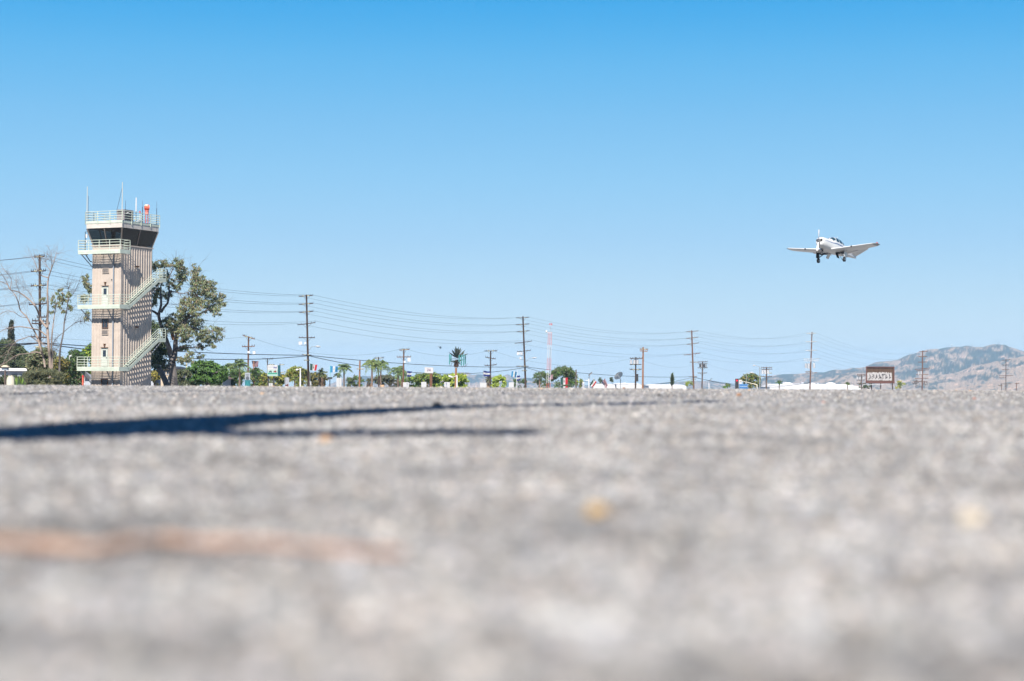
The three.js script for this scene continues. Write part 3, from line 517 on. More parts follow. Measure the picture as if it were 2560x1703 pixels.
// ---------- wooden utility poles ----------
/** arms: [x left, x right, y left, y right, insulators]; cans: [x, y0, y1]; lights and lamps as listed */
function pole(name, label, group, D, top, low, r, mat, arms, o = {}) {
  const t = at(top[0], top[1], D), b = at(low[0], low[1], D), k = (t[1] - (land(t[2]) - 0.3)) / (t[1] - b[1]), f = add(t, mul(sub(b, t), k));
  const g = thing(name, label, 'utility pole', f, group), m = PXM(D);
  new MB().tube([f, mix(f, t, 0.5), t], [r * 1.4, r * 1.22, r * 0.98], 8).build('pole', mat, g);
  for (const [x0, x1, y0, y1, ins = 0, am = null] of arms) {
    const a = at(x0, y0, D - 0.3), c = at(x1, y1, D - 0.3), arm = new MB().bar(a, c, 0.13, Math.max(0.15, D * 0.00036)).build('crossarm', am || (o.arm || mat), g);
    const xm = top[0] + (low[0] - top[0]) * ((y0 + y1) / 2 - top[1]) / (low[1] - top[1]);
    if (x1 - x0 > 20 && ins !== 9) for (const s of [-1, 1]) new MB().bar(add(at(xm + s * (x1 - x0) * 0.24, lerp(y0, y1, 0.5 + s * 0.24) , D - 0.3), [0, -0.08, 0]), at(xm, (y0 + y1) / 2 + 0.9 / m * 0.9 , D - 0.2), 0.04).build('brace', mats.dark, arm);
    const n = ins === 9 ? 0 : ins || 4;
    for (let i = 0; i < n; i++) { const s = i < n / 2 ? i / n * 0.8 + 0.02 : 1 - (n - 1 - i) / n * 0.8 - 0.02, p = add(mix(a, c, s), [0, 0.075, 0]); new MB().rod(p, add(p, [0, 0.22, 0]), 0.05, 0.035, 6).build('insulator', mats.dark, arm); }
    if (ins > 4) for (const s of [0.32, 0.68]) { const p = mix(a, c, s); new MB().rod(add(p, [-0.16, 0, 0.1]), add(p, [0.16, 0, 0.1]), 0.085, 0.085, 6).build('insulator', mats.ceramic, arm); }
  }
  for (const [x, y0, y1, mt] of o.cans || []) { const a = at(x, y1, D - 0.45), c = at(x, y0, D - 0.45), w = Math.min(0.45, (c[1] - a[1]) * 0.3), can = new MB().tube([a, c], w, 10).build('transformer', mt || mats.wallGrey, g); new MB().rod(c, add(c, [0.05, 0.3, 0]), 0.06).build('bushing', mats.dark, can); }
  for (const [x0, x1, y0, y1] of o.floods || []) { // box floodlights on the pole
    const a = at(x0, y1, D - 0.7), c = at(x1, y0, D - 0.7), cx = (a[0] + c[0]) / 2, cy = (a[1] + c[1]) / 2, z = a[2], fl = new MB(), w = (c[0] - a[0]) / 2, h = (c[1] - a[1]) / 2;
    fl.hexa([[cx - w * 0.8, cy - h, z + 0.5], [cx + w * 0.9, cy - h * 0.8, z + 0.5], [cx + w * 0.7, cy - h * 0.7, z], [cx - w * 0.7, cy - h * 0.7, z], [cx - w, cy + h * 0.9, z + 0.4], [cx + w * 0.8, cy + h, z + 0.4], [cx + w * 0.7, cy + h, z], [cx - w * 0.7, cy + h, z]]);
    const lamp = fl.build('floodlight', mats.white, g);
    new MB().bar([cx, cy - h, z + 0.2], at(lerp(top[0], low[0], (y1 - top[1]) / (low[1] - top[1])), y1 + 1.5, D), 0.07).build('bracket', mats.greyMetal, lamp);
  }
  for (const [xa, ya, xb, yb, xh, yh] of o.lamps || []) { // cobra-head street lamp
    const a = at(xa, ya, D - 0.2), c = at(xb, yb, D - 0.2), e = at(xh, yh, D - 0.2), arm = new MB().tube([a, add(mix(a, c, 0.5), [-0.12, 0.35, 0]), c], 0.05, 6).build('lamp_arm', mats.greyMetal, g);
    new MB().tube([c, mix(c, e, 0.4), e], [0.09, 0.2, 0.08], 8).build('lamp_head', mats.greyMetal, arm);
  }
  for (const [x0, x1, y0, y1] of o.boxes || []) { const a = at(x0, y1, D - 0.5), c = at(x1, y0, D - 0.5); new MB().box(a[0], c[0], a[1], c[1], a[2] - 0.3, a[2] + 0.2).build('equipment_box', mats.black, g); }
  return g;
}
const TALL = 'tall poles of the power line';
const tallArms = {
  A: [[85, 111, 643, 641, 6], [77, 114, 679, 677, 6], [77, 115, 715, 713, 6], [72, 116, 762, 759], [92, 116, 793, 793], [80, 116, 802, 803], [79, 124, 809, 810], [77, 117, 842, 844], [88, 101, 868, 868, 9]],
  B: [[747, 782, 741.2, 738.6, 6], [747, 783, 761.5, 758.5, 6], [748, 783, 781.7, 778.4, 6], [743.6, 788.3, 812.5, 806.6], [747, 787, 844.4, 844.4], [754.8, 778.8, 887, 888, 9], [760, 774, 900.8, 900.8, 9]],
  C: [[1290.4, 1322.3, 795.2, 793.6, 6], [1290.4, 1323, 812.6, 810, 6], [1292, 1323.6, 830.2, 827.2, 6], [1287, 1329.7, 858.7, 853], [1293, 1327, 879.8, 876], [1290.8, 1321.6, 915.5, 915.8, 9], [1304.6, 1317.5, 927, 927, 9]],
  D: [[1715, 1746, 830, 827.5, 6], [1716, 1746, 846.5, 843, 6], [1717, 1747, 861.2, 857.7, 6], [1710, 1750.6, 888, 883], [1724.8, 1748, 905.6, 905.6, 9], [1723, 1742.5, 942, 941.5, 9], [1727, 1740, 948, 948, 9]],
  E: [[2015.7, 2041.5, 833.3, 833.3, 6, mats.white], [2014, 2041.5, 854.8, 854.2, 6, mats.white], [2013.6, 2042, 876.2, 875.8, 6, mats.white], [2009.6, 2049, 897.8, 897.6, 4, mats.white], [2010, 2047, 902.5, 902.2, 4, mats.white], [2014, 2043, 932.5, 932, 9], [2014, 2031, 929, 929, 9]],
  F: [[2298.4, 2319.4, 878.9, 878.7, 6], [2296.4, 2318, 891.8, 891.5, 6], [2295.7, 2318, 905.5, 905.1, 6], [2287.5, 2325.8, 924, 920.2], [2291, 2322, 927.6, 924.6], [2291, 2321.5, 936.8, 936.2, 9], [2287.5, 2321.5, 946.4, 945.6, 9], [2286, 2316, 953.5, 955, 9]],
  G: [[2504.7, 2526.5, 900.8, 899.2, 6], [2505.4, 2524, 912.9, 912.6, 6], [2504.8, 2524, 924.8, 924.4, 6], [2498, 2532.6, 940, 939], [2498, 2515.6, 944.5, 944.2, 9], [2502, 2529, 960, 959.8, 9]],
};
pole('power_pole', 'tall dark wooden power pole behind the bare tree left of the tower', TALL, 219, [98.8, 637], [99.9, 884], 0.15, mats.woodDark, tallArms.A);
pole('power_pole', 'tall dark power pole with street lamp arm, nearest the striped green white red flag', TALL, 330, [765.9, 736.6], [771.4, 967], 0.16, mats.woodDark, tallArms.B, { floods: [[746.5, 756.5, 854, 862.5], [761.4, 766.4, 855, 861]], lamps: [[771, 878, 789, 866, 801, 867]] });
pole('power_pole', 'tall dark power pole with street lamp arm standing left of the striped lattice mast', TALL, 445, [1307.3, 791], [1314.3, 970], 0.19, mats.woodDark, tallArms.C, { floods: [[1292, 1299, 881, 888], [1300, 1307.4, 881, 888], [1298, 1303.5, 893, 899]], lamps: [[1315, 905, 1331, 895, 1342, 894.5]] });
pole('power_pole', 'tall reddish wooden power pole right of the orange bare pole', TALL, 576, [1729.3, 826], [1734.3, 971.4], 0.22, mats.woodRed, tallArms.D);
pole('power_pole', 'tall brown power pole with white crossarms behind the white roofs', TALL, 660, [2030.2, 830], [2025, 972], 0.21, mats.woodRed, tallArms.E, { cans: [[2015, 909, 920.5, mats.white], [2021.8, 909, 921.5, mats.white], [2035.3, 908, 920.5, mats.white]] });
pole('power_pole', 'tall brown power pole with two white transformers in front of the hills', TALL, 992, [2306.8, 876.4], [2305.8, 973.5], 0.3, mats.woodRed, tallArms.F, { cans: [[2296.3, 928.7, 936.8, mats.white], [2303.4, 928, 936.5, mats.white]] });
pole('power_pole', 'tall dark power pole farthest right in front of the hills', TALL, 1433, [2515.3, 898], [2515, 975], 0.32, mats.woodGrey, tallArms.G);
const SMALL = 'lesser utility poles along the street';
pole('utility_pole', 'short pole with steeply tilted top crossarm and floodlights right of the green spreading tree', SMALL, 300, [621.3, 841], [620.3, 904], 0.13, mats.woodRed, [[606.7, 636.5, 838.6, 848, 6], [605, 637, 867, 865.6]], { floods: [[619, 626.5, 878, 883.5], [632, 640, 878, 886]] });
pole('utility_pole', 'thin pole with level crossarm rising behind the green and white sign', SMALL, 380, [668.2, 895.8], [668.6, 913], 0.1, mats.woodDark, [[657, 681.8, 897.4, 897.6], [671, 686, 911.7, 911.9, 9]]);
pole('utility_pole', 'thin pole rising beside the green edge of the roadside sign', SMALL, 400, [699.7, 909], [700.4, 935], 0.09, mats.woodDark, [[699, 711, 912.5, 912, 9], [701, 712, 932, 929.8, 9]]);
pole('utility_pole', 'bare reddish pole between the drooping palms', SMALL, 330, [899.7, 902], [898.4, 968], 0.14, mats.woodOrange, [[892, 909, 922.8, 922.9, 9]]);
pole('utility_pole', 'dark pole standing inside the crown of the drooping palm', SMALL, 380, [945.9, 892.7], [946.8, 965], 0.12, mats.woodDark, [[935, 959.5, 896, 895, 6], [936, 957, 915.2, 915, 9]]);
pole('utility_pole', 'reddish pole with grey floodlights left of the number sign', SMALL, 330, [1009.7, 872.3], [1008, 955], 0.13, mats.woodRed, [[998.6, 1023.5, 875.8, 873.6, 6], [992, 1027.5, 893, 892.4]], { floods: [[1009, 1014.5, 902.5, 907.5], [1018.5, 1027.5, 895, 905]] });
pole('utility_pole', 'dark pole with three crossarms behind the blue and white flag', SMALL, 360, [1226.8, 877], [1225.3, 968.5], 0.14, mats.woodDark, [[1211.6, 1242.9, 877.9, 877.4, 6], [1213.5, 1239, 893.2, 897.8], [1211.6, 1241.5, 914.4, 912]]);
pole('utility_pole', 'orange weathered pole with bare shaft and two crossarms at its top', SMALL, 350, [1608, 868], [1607, 972.8], 0.15, mats.woodOrange, [[1600, 1620, 873, 874, 6], [1600, 1618.7, 877.5, 878.7]], { });
pole('utility_pole', 'dark pole carrying white transformers and a black box beside the orange pole', SMALL, 340, [1589.8, 893], [1588.7, 971.5], 0.13, mats.woodDark, [[1575.5, 1606, 896.6, 896.4], [1575, 1603.6, 911.5, 911.3, 9], [1574.5, 1603.6, 924.4, 924.3, 6]], { cans: [[1577.8, 900, 910.5, mats.white], [1586.2, 900, 910.5, mats.white], [1593.6, 900, 910.5, mats.white]], boxes: [[1589.5, 1595.8, 935, 954]] });
pole('utility_pole', 'slim dark pole without crossarms right of the striped lattice mast', SMALL, 330, [1440.5, 924], [1440, 970], 0.1, mats.woodGrey, []);
pole('utility_pole', 'pole with a cluster of dark equipment right of the tall reddish pole', SMALL, 500, [1756.7, 903.5], [1755.3, 971.4], 0.17, mats.woodGrey, [[1745, 1769, 905, 904.6], [1746.5, 1768.5, 909.8, 909.6], [1744.5, 1769, 920, 919.7], [1744.5, 1767.5, 933, 932.8]], { cans: [[1750.5, 911, 918, mats.dark], [1754, 912, 919, mats.greyMetal], [1760.5, 911, 918.5, mats.dark], [1765, 912, 918.5, mats.greyMetal]] });
pole('utility_pole', 'dark pole with three white transformers right of the street lamps', SMALL, 450, [1916.6, 917.8], [1916, 972], 0.17, mats.woodGrey, [[1903.3, 1930.2, 919.5, 919.3], [1903.3, 1930, 923.6, 923.5], [1922, 1930, 933.2, 933, 9], [1903.3, 1930, 941.8, 941.4]], { cans: [[1906.6, 925.3, 935, mats.white], [1912.9, 925.3, 935, mats.white], [1920.2, 925.3, 935, mats.white]] });
pole('utility_pole', 'short dark pole with transformers left of the rusty billboard', SMALL, 600, [2153.5, 935.5], [2153.6, 973], 0.17, mats.woodGrey, [[2143, 2166, 937, 936.8], [2143.4, 2165.7, 940.2, 940], [2141.5, 2163.6, 950.4, 950.2], [2142, 2164, 958.8, 958.6]], { cans: [[2143.2, 941.8, 949.5, mats.white], [2150.2, 941.8, 949.5, mats.white], [2159.3, 941.8, 949.5, mats.white]] });
pole('utility_pole', 'small dark pole with tilted arms left of the farthest tall pole', SMALL, 1100, [2504, 960], [2504.4, 975], 0.25, mats.woodGrey, [[2496, 2507, 963.5, 965, 9]], {});
pole('utility_pole', 'small reddish pole at the right edge below the hills', SMALL, 1200, [2541.8, 957], [2541, 975], 0.25, mats.woodRed, [[2537.6, 2548, 959.5, 958.5, 9]], {});

// ---------- wires ----------
{
  const depth = { A: 219, B: 330, C: 445, D: 576, E: 660, F: 992, G: 1433 }, keys = 'ABCDEFG'.split('');
  function wire(pts, sags, r, mat, name, label, cat, group) {
    const line = [];
    for (let i = 0; i + 1 < pts.length; i++) for (let k = 0; k < 20; k++) { const t = k / 20; line.push(add(mix(pts[i], pts[i + 1], t), [0, -4 * t * (1 - t) * sags[i], 0])); }
    line.push(pts.at(-1));
    tag(new MB().tube(line, r, 4).build(name, mat), label, cat, group);
  }
  const words = ['topmost', 'second', 'third', 'fourth'];
  for (let l = 0; l < 4; l++) for (const s of [0, 1]) {
    const pts = [add(at(s ? -520 : -560, [640, 682, 722, 762][l], 160), [0, 0, 0]), ...keys.map((k) => { const a = tallArms[k][l]; return add(at(a[s], a[2 + s], depth[k] - 0.3), [0, l < 3 ? 0.08 : 0.3, 0]); }), at(2800, [914, 922, 932, 944][l], 2100)];
    wire(pts, [0.8, 1.25, 1.75, 2.2, 2.4, 4.2, 5.5, 6], 0.021, mats.wire, 'power_line', `thin wire from the ${s ? 'right' : 'left'} ends of the ${words[l]} crossarms of the tall poles`, 'wire', 'wires of the power line');
  }
  const tel = { A: [99, 857], B: [771, 888.5], C: [1314, 917.5], D: [1733, 942], E: [2026, 956] };
  for (const s of [0, 1]) {
    const pts = [at(-520, s ? 868 : 862, 160), ...'ABCDE'.split('').map((k) => at(tel[k][0], tel[k][1] + (s ? 1.2 : 0), depth[k] - 0.4))];
    wire(pts, s ? [0.5, 1.3, 2.5, 3.6, 2] : [0.3, 0.35, 0.75, 1.0, 2.6], 0.06, mats.cable, 'telephone_cable', s ? 'thick dark cable sagging low between the tall poles above the palms' : 'thick dark cable strung almost straight between the tall poles above the palms', 'cable', 'telephone cables');
  }
  const small = [[300, 621, 846], [330, 1009.7, 875], [360, 1226.8, 878], [340, 1589.8, 897], [500, 1756.7, 905], [450, 1916.6, 919.6]].map(([d, x, y]) => add(at(x, y, d), [0, 0.3, -0.3]));
  wire([at(60, 838, 290), ...small], [1.0, 2.2, 1.4, 2.4, 2, 2], 0.017, mats.wire, 'service_line', 'faint wire strung from pole to pole along the lesser street poles', 'wire');
}

// ---------- foliage ----------
/** one leaf: a folded rhombus of two triangles */
function leaf(b, p, dir, len, wid, col) {
  const d = norm(dir), s = mul(norm(cross(d, [rr(-1, 1), rr(-1, 1), rr(-1, 1)])), wid / 2), tip = add(p, mul(d, len)), m = add(p, mul(d, len * 0.45));
  b.color = col; b.tri(p, add(m, s), tip); b.tri(p, tip, sub(m, s));
}
const tint = (c, v = 0.3) => { const t = 1 + rr(-v, v), h = rr(-0.12, 0.12); return [c[0] * t * (1 + h), c[1] * t, c[2] * t * (1 - h)]; };
/** leaves filling lumps [px, py, rx, ry] that stand round a depth; each lump is about as deep as it is wide */
function leaves(b, lumps, D, perPx, len, wid, cols, o = {}) {
  const m = PXM(D), spread = o.spread ?? 1, hang = o.hang ?? 0.5;
  for (const [x, y, rx, ry] of lumps) {
    const depth = D + rr(-1, 1) * (o.deep ?? 2.5) * spread, c = at(x, y, depth), n = Math.round(rx * ry * perPx), R = [rx * m, ry * m, (rx + ry) / 2 * m];
    const subs = []; for (let k = 0; k < Math.max(4, Math.round(n / 16)); k++) { const q = norm([gauss(), gauss(), gauss()]), u = rnd() ** 0.45 * 1.12; subs.push([q[0] * u, q[1] * u, q[2] * u, rr(0.12, 0.3)]); }
    for (let i = 0; i < n; i++) {
      const s = subs[Math.floor(rnd() * subs.length)], p = [c[0] + (s[0] + gauss() * s[3]) * R[0], c[1] + (s[1] + gauss() * s[3]) * R[1], c[2] + (s[2] + gauss() * s[3]) * R[2]];
      leaf(b, p, [gauss(), gauss() - hang * 1.2, gauss()], len * rr(0.6, 1.3), wid * rr(0.7, 1.2), tint(cols[Math.floor(rnd() * cols.length)]));
    }
  }
}
const pxLine = (pts, D, wob = 0) => pts.map(([x, y], i) => at(x, y, D + (wob ? Math.sin(i * 1.9 + wob) * Math.abs(wob) * Math.min(1, i / 2) : 0)));
const taper = (n, a, b) => Array.from({ length: n }, (_, i) => lerp(a, b, n > 1 ? i / (n - 1) : 0));
function smooth(pts, k = 3) { const c = new THREE.CatmullRomCurve3(pts.map(V)); return c.getPoints((pts.length - 1) * k).map((v) => [v.x, v.y, v.z]); }
function limb(g, line, D, r0, r1, mat, wob = 0, name = 'branch') { const p = smooth(pxLine(line, D, wob)); new MB().tube(p, taper(p.length, r0, r1), 7).build(name, mat, g); return p; }
/** fine forking twigs from points along a limb, all in one mesh of that tree */
function twigs(b, p, from, count, len, r, down = 0) {
  for (let i = 0; i < count; i++) {
    const k = Math.floor(lerp(from, 1, rnd()) * (p.length - 1)), base = p[k], fwd = norm(sub(p[Math.min(k + 1, p.length - 1)], p[Math.max(0, k - 1)]));
    let d = norm(add(mul(fwd, 0.7), [gauss() * 0.9, gauss() * 0.7 - down, gauss() * 0.9])), q = base; const L = len * rr(0.5, 1.3), line = [base];
    for (let s = 0; s < 4; s++) { d = norm(add(d, [gauss() * 0.35, gauss() * 0.35 - down * 0.4, gauss() * 0.35])); q = add(q, mul(d, L / 4)); line.push(q); if (s > 0 && rnd() < 0.75) { const e = norm(add(d, [gauss(), gauss(), gauss()])), m2 = add(q, mul(e, L * 0.22)); b.tube([q, m2, add(m2, mul(norm(add(e, [gauss() * 0.5, gauss() * 0.5, 0])), L * 0.2))], [r * 0.5, r * 0.4, r * 0.25], 3, false); } }
    b.tube(line, taper(5, r, r * 0.4), 3, false);
  }
}
const zoomTo = (s, x0, y0) => (a) => a.map(([x, y, rx, ry]) => (rx === undefined ? [x0 + x / s, y0 + y / s] : [x0 + x / s, y0 + y / s, rx / s, ry / s]));
const OLIVE = [[0.16, 0.2, 0.085], [0.21, 0.23, 0.11], [0.12, 0.165, 0.07], [0.25, 0.19, 0.12]], GREEN = [[0.06, 0.15, 0.018], [0.1, 0.21, 0.022], [0.04, 0.1, 0.015]], DARK = [[0.04, 0.068, 0.026], [0.06, 0.095, 0.035], [0.075, 0.105, 0.03]], LIME = [[0.3, 0.4, 0.03], [0.22, 0.32, 0.028], [0.38, 0.43, 0.05]], YELLOW = [[0.32, 0.27, 0.045], [0.21, 0.22, 0.04], [0.4, 0.29, 0.045]], DRAB = [[0.12, 0.135, 0.055], [0.16, 0.15, 0.065], [0.08, 0.1, 0.045]];

{ // eucalyptus beside the tower
  reseed(101);
  const D = 207, Z = zoomTo(4.354, 360, 620), f = footOf(433, D);
  const g = thing('eucalyptus_tree', 'tall loose eucalyptus with forked grey trunk right of the control tower', 'tree', f);
  const lm = (a, r0, r1, w = 0, nm = 'branch', mt = mats.barkGrey) => limb(g, Z(a), D, r0, r1, mt, w, nm);
  limb(g, [[433, 1030], [433.5, 985], [434, 955], [432, 925], [431, 907]], D, 0.62, 0.42, mats.barkGrey, 0, 'trunk');
  const all = [lm([[310, 1250], [285, 1130], [255, 1040], [215, 920], [185, 830], [160, 735], [185, 620], [180, 470], [185, 390]], 0.36, 0.07, 0.5), lm([[185, 700], [215, 650], [260, 590], [272, 450], [268, 330], [250, 230]], 0.17, 0.05, 0.8), lm([[330, 1230], [340, 1100], [346, 1000], [375, 900], [420, 830], [470, 765], [520, 660], [560, 560], [600, 450], [610, 370]], 0.34, 0.05, -0.8), lm([[470, 765], [560, 735], [660, 690], [760, 620], [830, 570]], 0.14, 0.03, 1.0), lm([[345, 1110], [395, 1080], [470, 1080], [550, 1085], [620, 1060]], 0.12, 0.03, 0.6), lm([[420, 850], [520, 860], [640, 900], [760, 900], [820, 890]], 0.12, 0.03, -1.2), lm([[272, 470], [340, 480], [430, 495], [520, 470]], 0.1, 0.03, 0.8), lm([[160, 735], [120, 700], [70, 680], [-60, 640], [-500, 560], [-640, 520]], 0.16, 0.05, 0.6), lm([[325, 1000], [312, 960], [303, 900]], 0.25, 0.2, 0, 'branch', mats.barkBrown), lm([[268, 330], [310, 240], [370, 170]], 0.07, 0.02, 0.6), lm([[560, 560], [555, 400], [555, 240]], 0.09, 0.02, 0.6), lm([[310, 1280], [290, 1340], [262, 1250]], 0.12, 0.06)];
  const tw = new MB(); for (const p of all) twigs(tw, p, 0.4, 18, 2.0, 0.022, 0.1); tw.build('twig', mats.barkGrey, g);
  const lumps = [[130, 190, 70, 60], [240, 180, 60, 60], [370, 170, 70, 70], [420, 230, 70, 60], [400, 320, 80, 70], [330, 400, 70, 60], [230, 330, 70, 70], [130, 440, 60, 70], [120, 520, 50, 60], [230, 500, 80, 50], [110, 600, 50, 40], [560, 230, 50, 60], [540, 320, 60, 60], [640, 350, 90, 60], [720, 410, 80, 60], [600, 430, 90, 70], [690, 480, 90, 60], [540, 500, 70, 50], [830, 520, 50, 50], [850, 590, 60, 40], [740, 580, 80, 50], [620, 590, 90, 60], [500, 600, 90, 60], [420, 570, 60, 50], [790, 680, 60, 50], [700, 660, 80, 40], [560, 680, 80, 50], [430, 690, 90, 60], [330, 760, 80, 50], [250, 790, 60, 60], [420, 800, 100, 60], [560, 790, 90, 60], [320, 860, 80, 60], [440, 900, 100, 70], [560, 880, 80, 60], [250, 880, 50, 60], [460, 980, 90, 50], [600, 960, 70, 50], [680, 920, 80, 50], [790, 880, 70, 45], [800, 960, 60, 50], [700, 1010, 70, 50], [620, 1060, 60, 40], [760, 1060, 30, 40], [440, 1080, 70, 40], [500, 1150, 60, 40], [420, 1200, 60, 40], [460, 1230, 70, 40], [600, 1170, 50, 30], [40, 300, 60, 60], [20, 500, 50, 60], [-60, 420, 70, 60], [-150, 500, 80, 70], [-300, 520, 90, 60]];
  const b = new MB(); leaves(b, [...Z(lumps), [215, 700, 11, 16], [212, 745, 12, 12], [218, 790, 9, 12], [222, 720, 9, 14]], D, 2.3, 0.27, 0.115, OLIVE, { hang: 0.9 });
  b.build('crown', leafMat, g);
}
{ // leaning trunk and darker tree behind it
  reseed(102);
  const D = 216, Z = zoomTo(4.354, 360, 620), g = thing('leaning_tree', 'dark green tree with a leaning grey trunk close behind the tower', 'tree', footOf(416, D));
  limb(g, [[426, 1020], [416, 960], [403, 932], [390, 908], [377, 888], [362, 868]], D, 0.42, 0.24, mats.barkGrey, 0, 'trunk');
  limb(g, [[390, 908], [388, 880], [392, 850], [384, 825]], D, 0.14, 0.04, mats.barkGrey, 0.6);
  const b = new MB(); leaves(b, Z([[120, 840, 60, 60], [60, 880, 70, 60], [120, 1080, 60, 80], [190, 1120, 80, 90], [130, 1230, 70, 80], [220, 1240, 60, 60], [100, 960, 60, 70], [60, 1150, 60, 90], [180, 1010, 60, 60]]), D, 2.4, 0.34, 0.17, DARK.concat([[0.06, 0.1, 0.02]]), { hang: 0.6 });
  b.build('crown', leafMat, g);
}
{ // spreading green tree
  reseed(103);
  const D = 230, Z = zoomTo(4.354, 360, 620), g = thing('spreading_tree', 'low bright green tree with a flat spreading crown right of the eucalyptus', 'tree', footOf(520, D));
  limb(g, [[518, 1010], [518, 970], [519, 945], [521, 930]], D, 0.3, 0.2, mats.barkGrey, 0, 'trunk');
  for (const l of [[[519, 945], [505, 928], [488, 918]], [[520, 940], [528, 922], [540, 910]], [[520, 938], [545, 930], [560, 925]], [[520, 935], [512, 918], [503, 908]]]) limb(g, l, D, 0.14, 0.04, mats.barkGrey, 0.8);
  const b = new MB(); leaves(b, Z([[600, 1260, 60, 28], [700, 1270, 90, 32], [800, 1300, 80, 34], [560, 1310, 80, 28], [660, 1330, 100, 28], [780, 1370, 110, 36], [520, 1350, 50, 22], [600, 1390, 100, 30], [720, 1420, 100, 34], [850, 1400, 60, 44], [520, 1420, 50, 18], [640, 1450, 80, 22], [800, 1440, 70, 28], [870, 1350, 50, 38], [560, 1265, 40, 18]]), D, 4.2, 0.34, 0.2, GREEN, { hang: 0.15, deep: 2 });
  b.build('crown', leafMat, g);
}
{ // bare tree on the left
  reseed(104);
  const D = 178, Z = zoomTo(4.354, 0, 620), g = thing('bare_tree', 'tall leafless pale-barked tree with spreading branches at the left edge', 'tree', footOf(125, D));
  const lm = (a, r0, r1, w = 0, nm = 'branch', mt = mats.barkPale) => limb(g, Z(a), D, r0 * 0.78, r1 * 0.75, mt, w, nm);
  const all = [lm([[545, 1500], [545, 1210], [532, 1100], [520, 960], [515, 800], [520, 640], [515, 480], [527, 320], [555, 240], [595, 120], [612, 45]], 0.24, 0.025, 0.4, 'trunk', mats.barkPale), lm([[527, 325], [450, 300], [415, 250], [370, 140], [335, 55]], 0.08, 0.02, 0.8), lm([[556, 240], [562, 160], [540, 65]], 0.06, 0.015, 0.8), lm([[550, 250], [505, 185], [480, 80]], 0.05, 0.012, -0.6), lm([[568, 1400], [565, 1190], [560, 1050], [572, 880], [590, 740], [602, 650], [598, 550], [560, 480]], 0.13, 0.02, -0.5), lm([[490, 1300], [470, 1180], [445, 1110], [420, 1020], [390, 940], [330, 830], [290, 750], [220, 680], [200, 600], [165, 515], [105, 440], [60, 350], [0, 260], [-60, 180]], 0.15, 0.02, 0.6), lm([[512, 870], [440, 780], [410, 690], [370, 620], [290, 540], [200, 480], [110, 455], [80, 400], [0, 362], [-120, 300]], 0.14, 0.03, -0.9), lm([[515, 965], [430, 900], [340, 875], [200, 858], [100, 870], [40, 890], [-60, 950]], 0.11, 0.025, 0.9), lm([[470, 1160], [400, 1135], [300, 1150], [190, 1165], [100, 1220], [0, 1285], [-60, 1310]], 0.09, 0.03, -0.9), lm([[420, 1030], [330, 965], [260, 985], [170, 1020], [100, 1110], [30, 1260]], 0.07, 0.015, 0.7), lm([[300, 760], [230, 750], [150, 700], [60, 690], [0, 720]], 0.05, 0.015, 0.9), lm([[200, 600], [215, 500], [180, 400], [190, 330]], 0.04, 0.01, 0.7), lm([[410, 700], [340, 520], [300, 470], [240, 440]], 0.04, 0.01, -0.7), lm([[110, 450], [120, 330], [60, 260], [0, 170]], 0.05, 0.01, 0.5), lm([[520, 1080], [470, 1050], [440, 1025]], 0.05, 0.02)];
  const tw = new MB(); for (const p of all) twigs(tw, p, 0.35, 22, 1.9, 0.012, 0.06); tw.build('twig', mats.barkPale, g);
  const b = new MB(); leaves(b, Z([[480, 540, 45, 35], [560, 560, 40, 45], [600, 620, 40, 40], [560, 690, 30, 30]]), D, 0.9, 0.3, 0.13, OLIVE, { hang: 0.9 }); b.build('leaf_tuft', leafMat, g);
}
{ // thinner tree between the bare tree and the tower
  reseed(105);
  const D = 185, Z = zoomTo(4.354, 0, 620), g = thing('sparse_tree', 'slender tree with a few leafy tufts between the bare tree and the tower', 'tree', footOf(149, D));
  const lm = (a, r0, r1, w = 0, nm = 'branch') => limb(g, Z(a), D, r0 * 0.78, r1 * 0.75, mats.barkGrey, w, nm);
  const all = [lm([[645, 1500], [648, 1240], [655, 1100], [690, 920], [700, 800], [728, 670], [742, 560], [780, 520], [830, 440], [872, 340]], 0.15, 0.02, 0.4, 'trunk'), lm([[698, 910], [770, 850], [850, 800], [900, 805]], 0.05, 0.015, 0.8), lm([[738, 560], [742, 450], [720, 380]], 0.05, 0.012, 0.5), lm([[660, 1120], [600, 1110], [575, 1150]], 0.04, 0.012, 0.5), lm([[690, 920], [650, 950], [590, 1010], [570, 1060]], 0.05, 0.02, -0.5)];
  const tw = new MB(); for (const p of all) twigs(tw, p, 0.4, 26, 1.6, 0.014); tw.build('twig', mats.barkGrey, g);
  const b = new MB(); leaves(b, Z([[640, 500, 40, 40], [700, 540, 60, 50], [740, 500, 40, 40], [660, 600, 40, 40], [760, 640, 32, 42], [690, 690, 28, 30], [660, 460, 30, 30]]), D, 1.3, 0.3, 0.13, OLIVE, { hang: 1 }); b.build('crown', leafMat, g);
}
{ // cypress
  reseed(106);
  const D = 300, g = thing('cypress_tree', 'narrow dark cypress spire behind the bare tree', 'tree', footOf(27, D)), b = new MB();
  const f = footOf(27, D); new MB().rod(f, at(28, 860, D), 0.25, 0.12).build('trunk', mats.barkBrown, g);
  for (let y = 806; y < 930; y += 3) leaves(b, [[28 - (y - 806) * 0.02, y, 0.9 + Math.min(4.6, (y - 803) * 0.11), 3]], D, 22, 0.5, 0.24, [[0.025, 0.045, 0.022], [0.035, 0.055, 0.022], [0.018, 0.03, 0.016]], { hang: -0.9, deep: 0.1 });
  b.build('crown', leafMat, g);
}
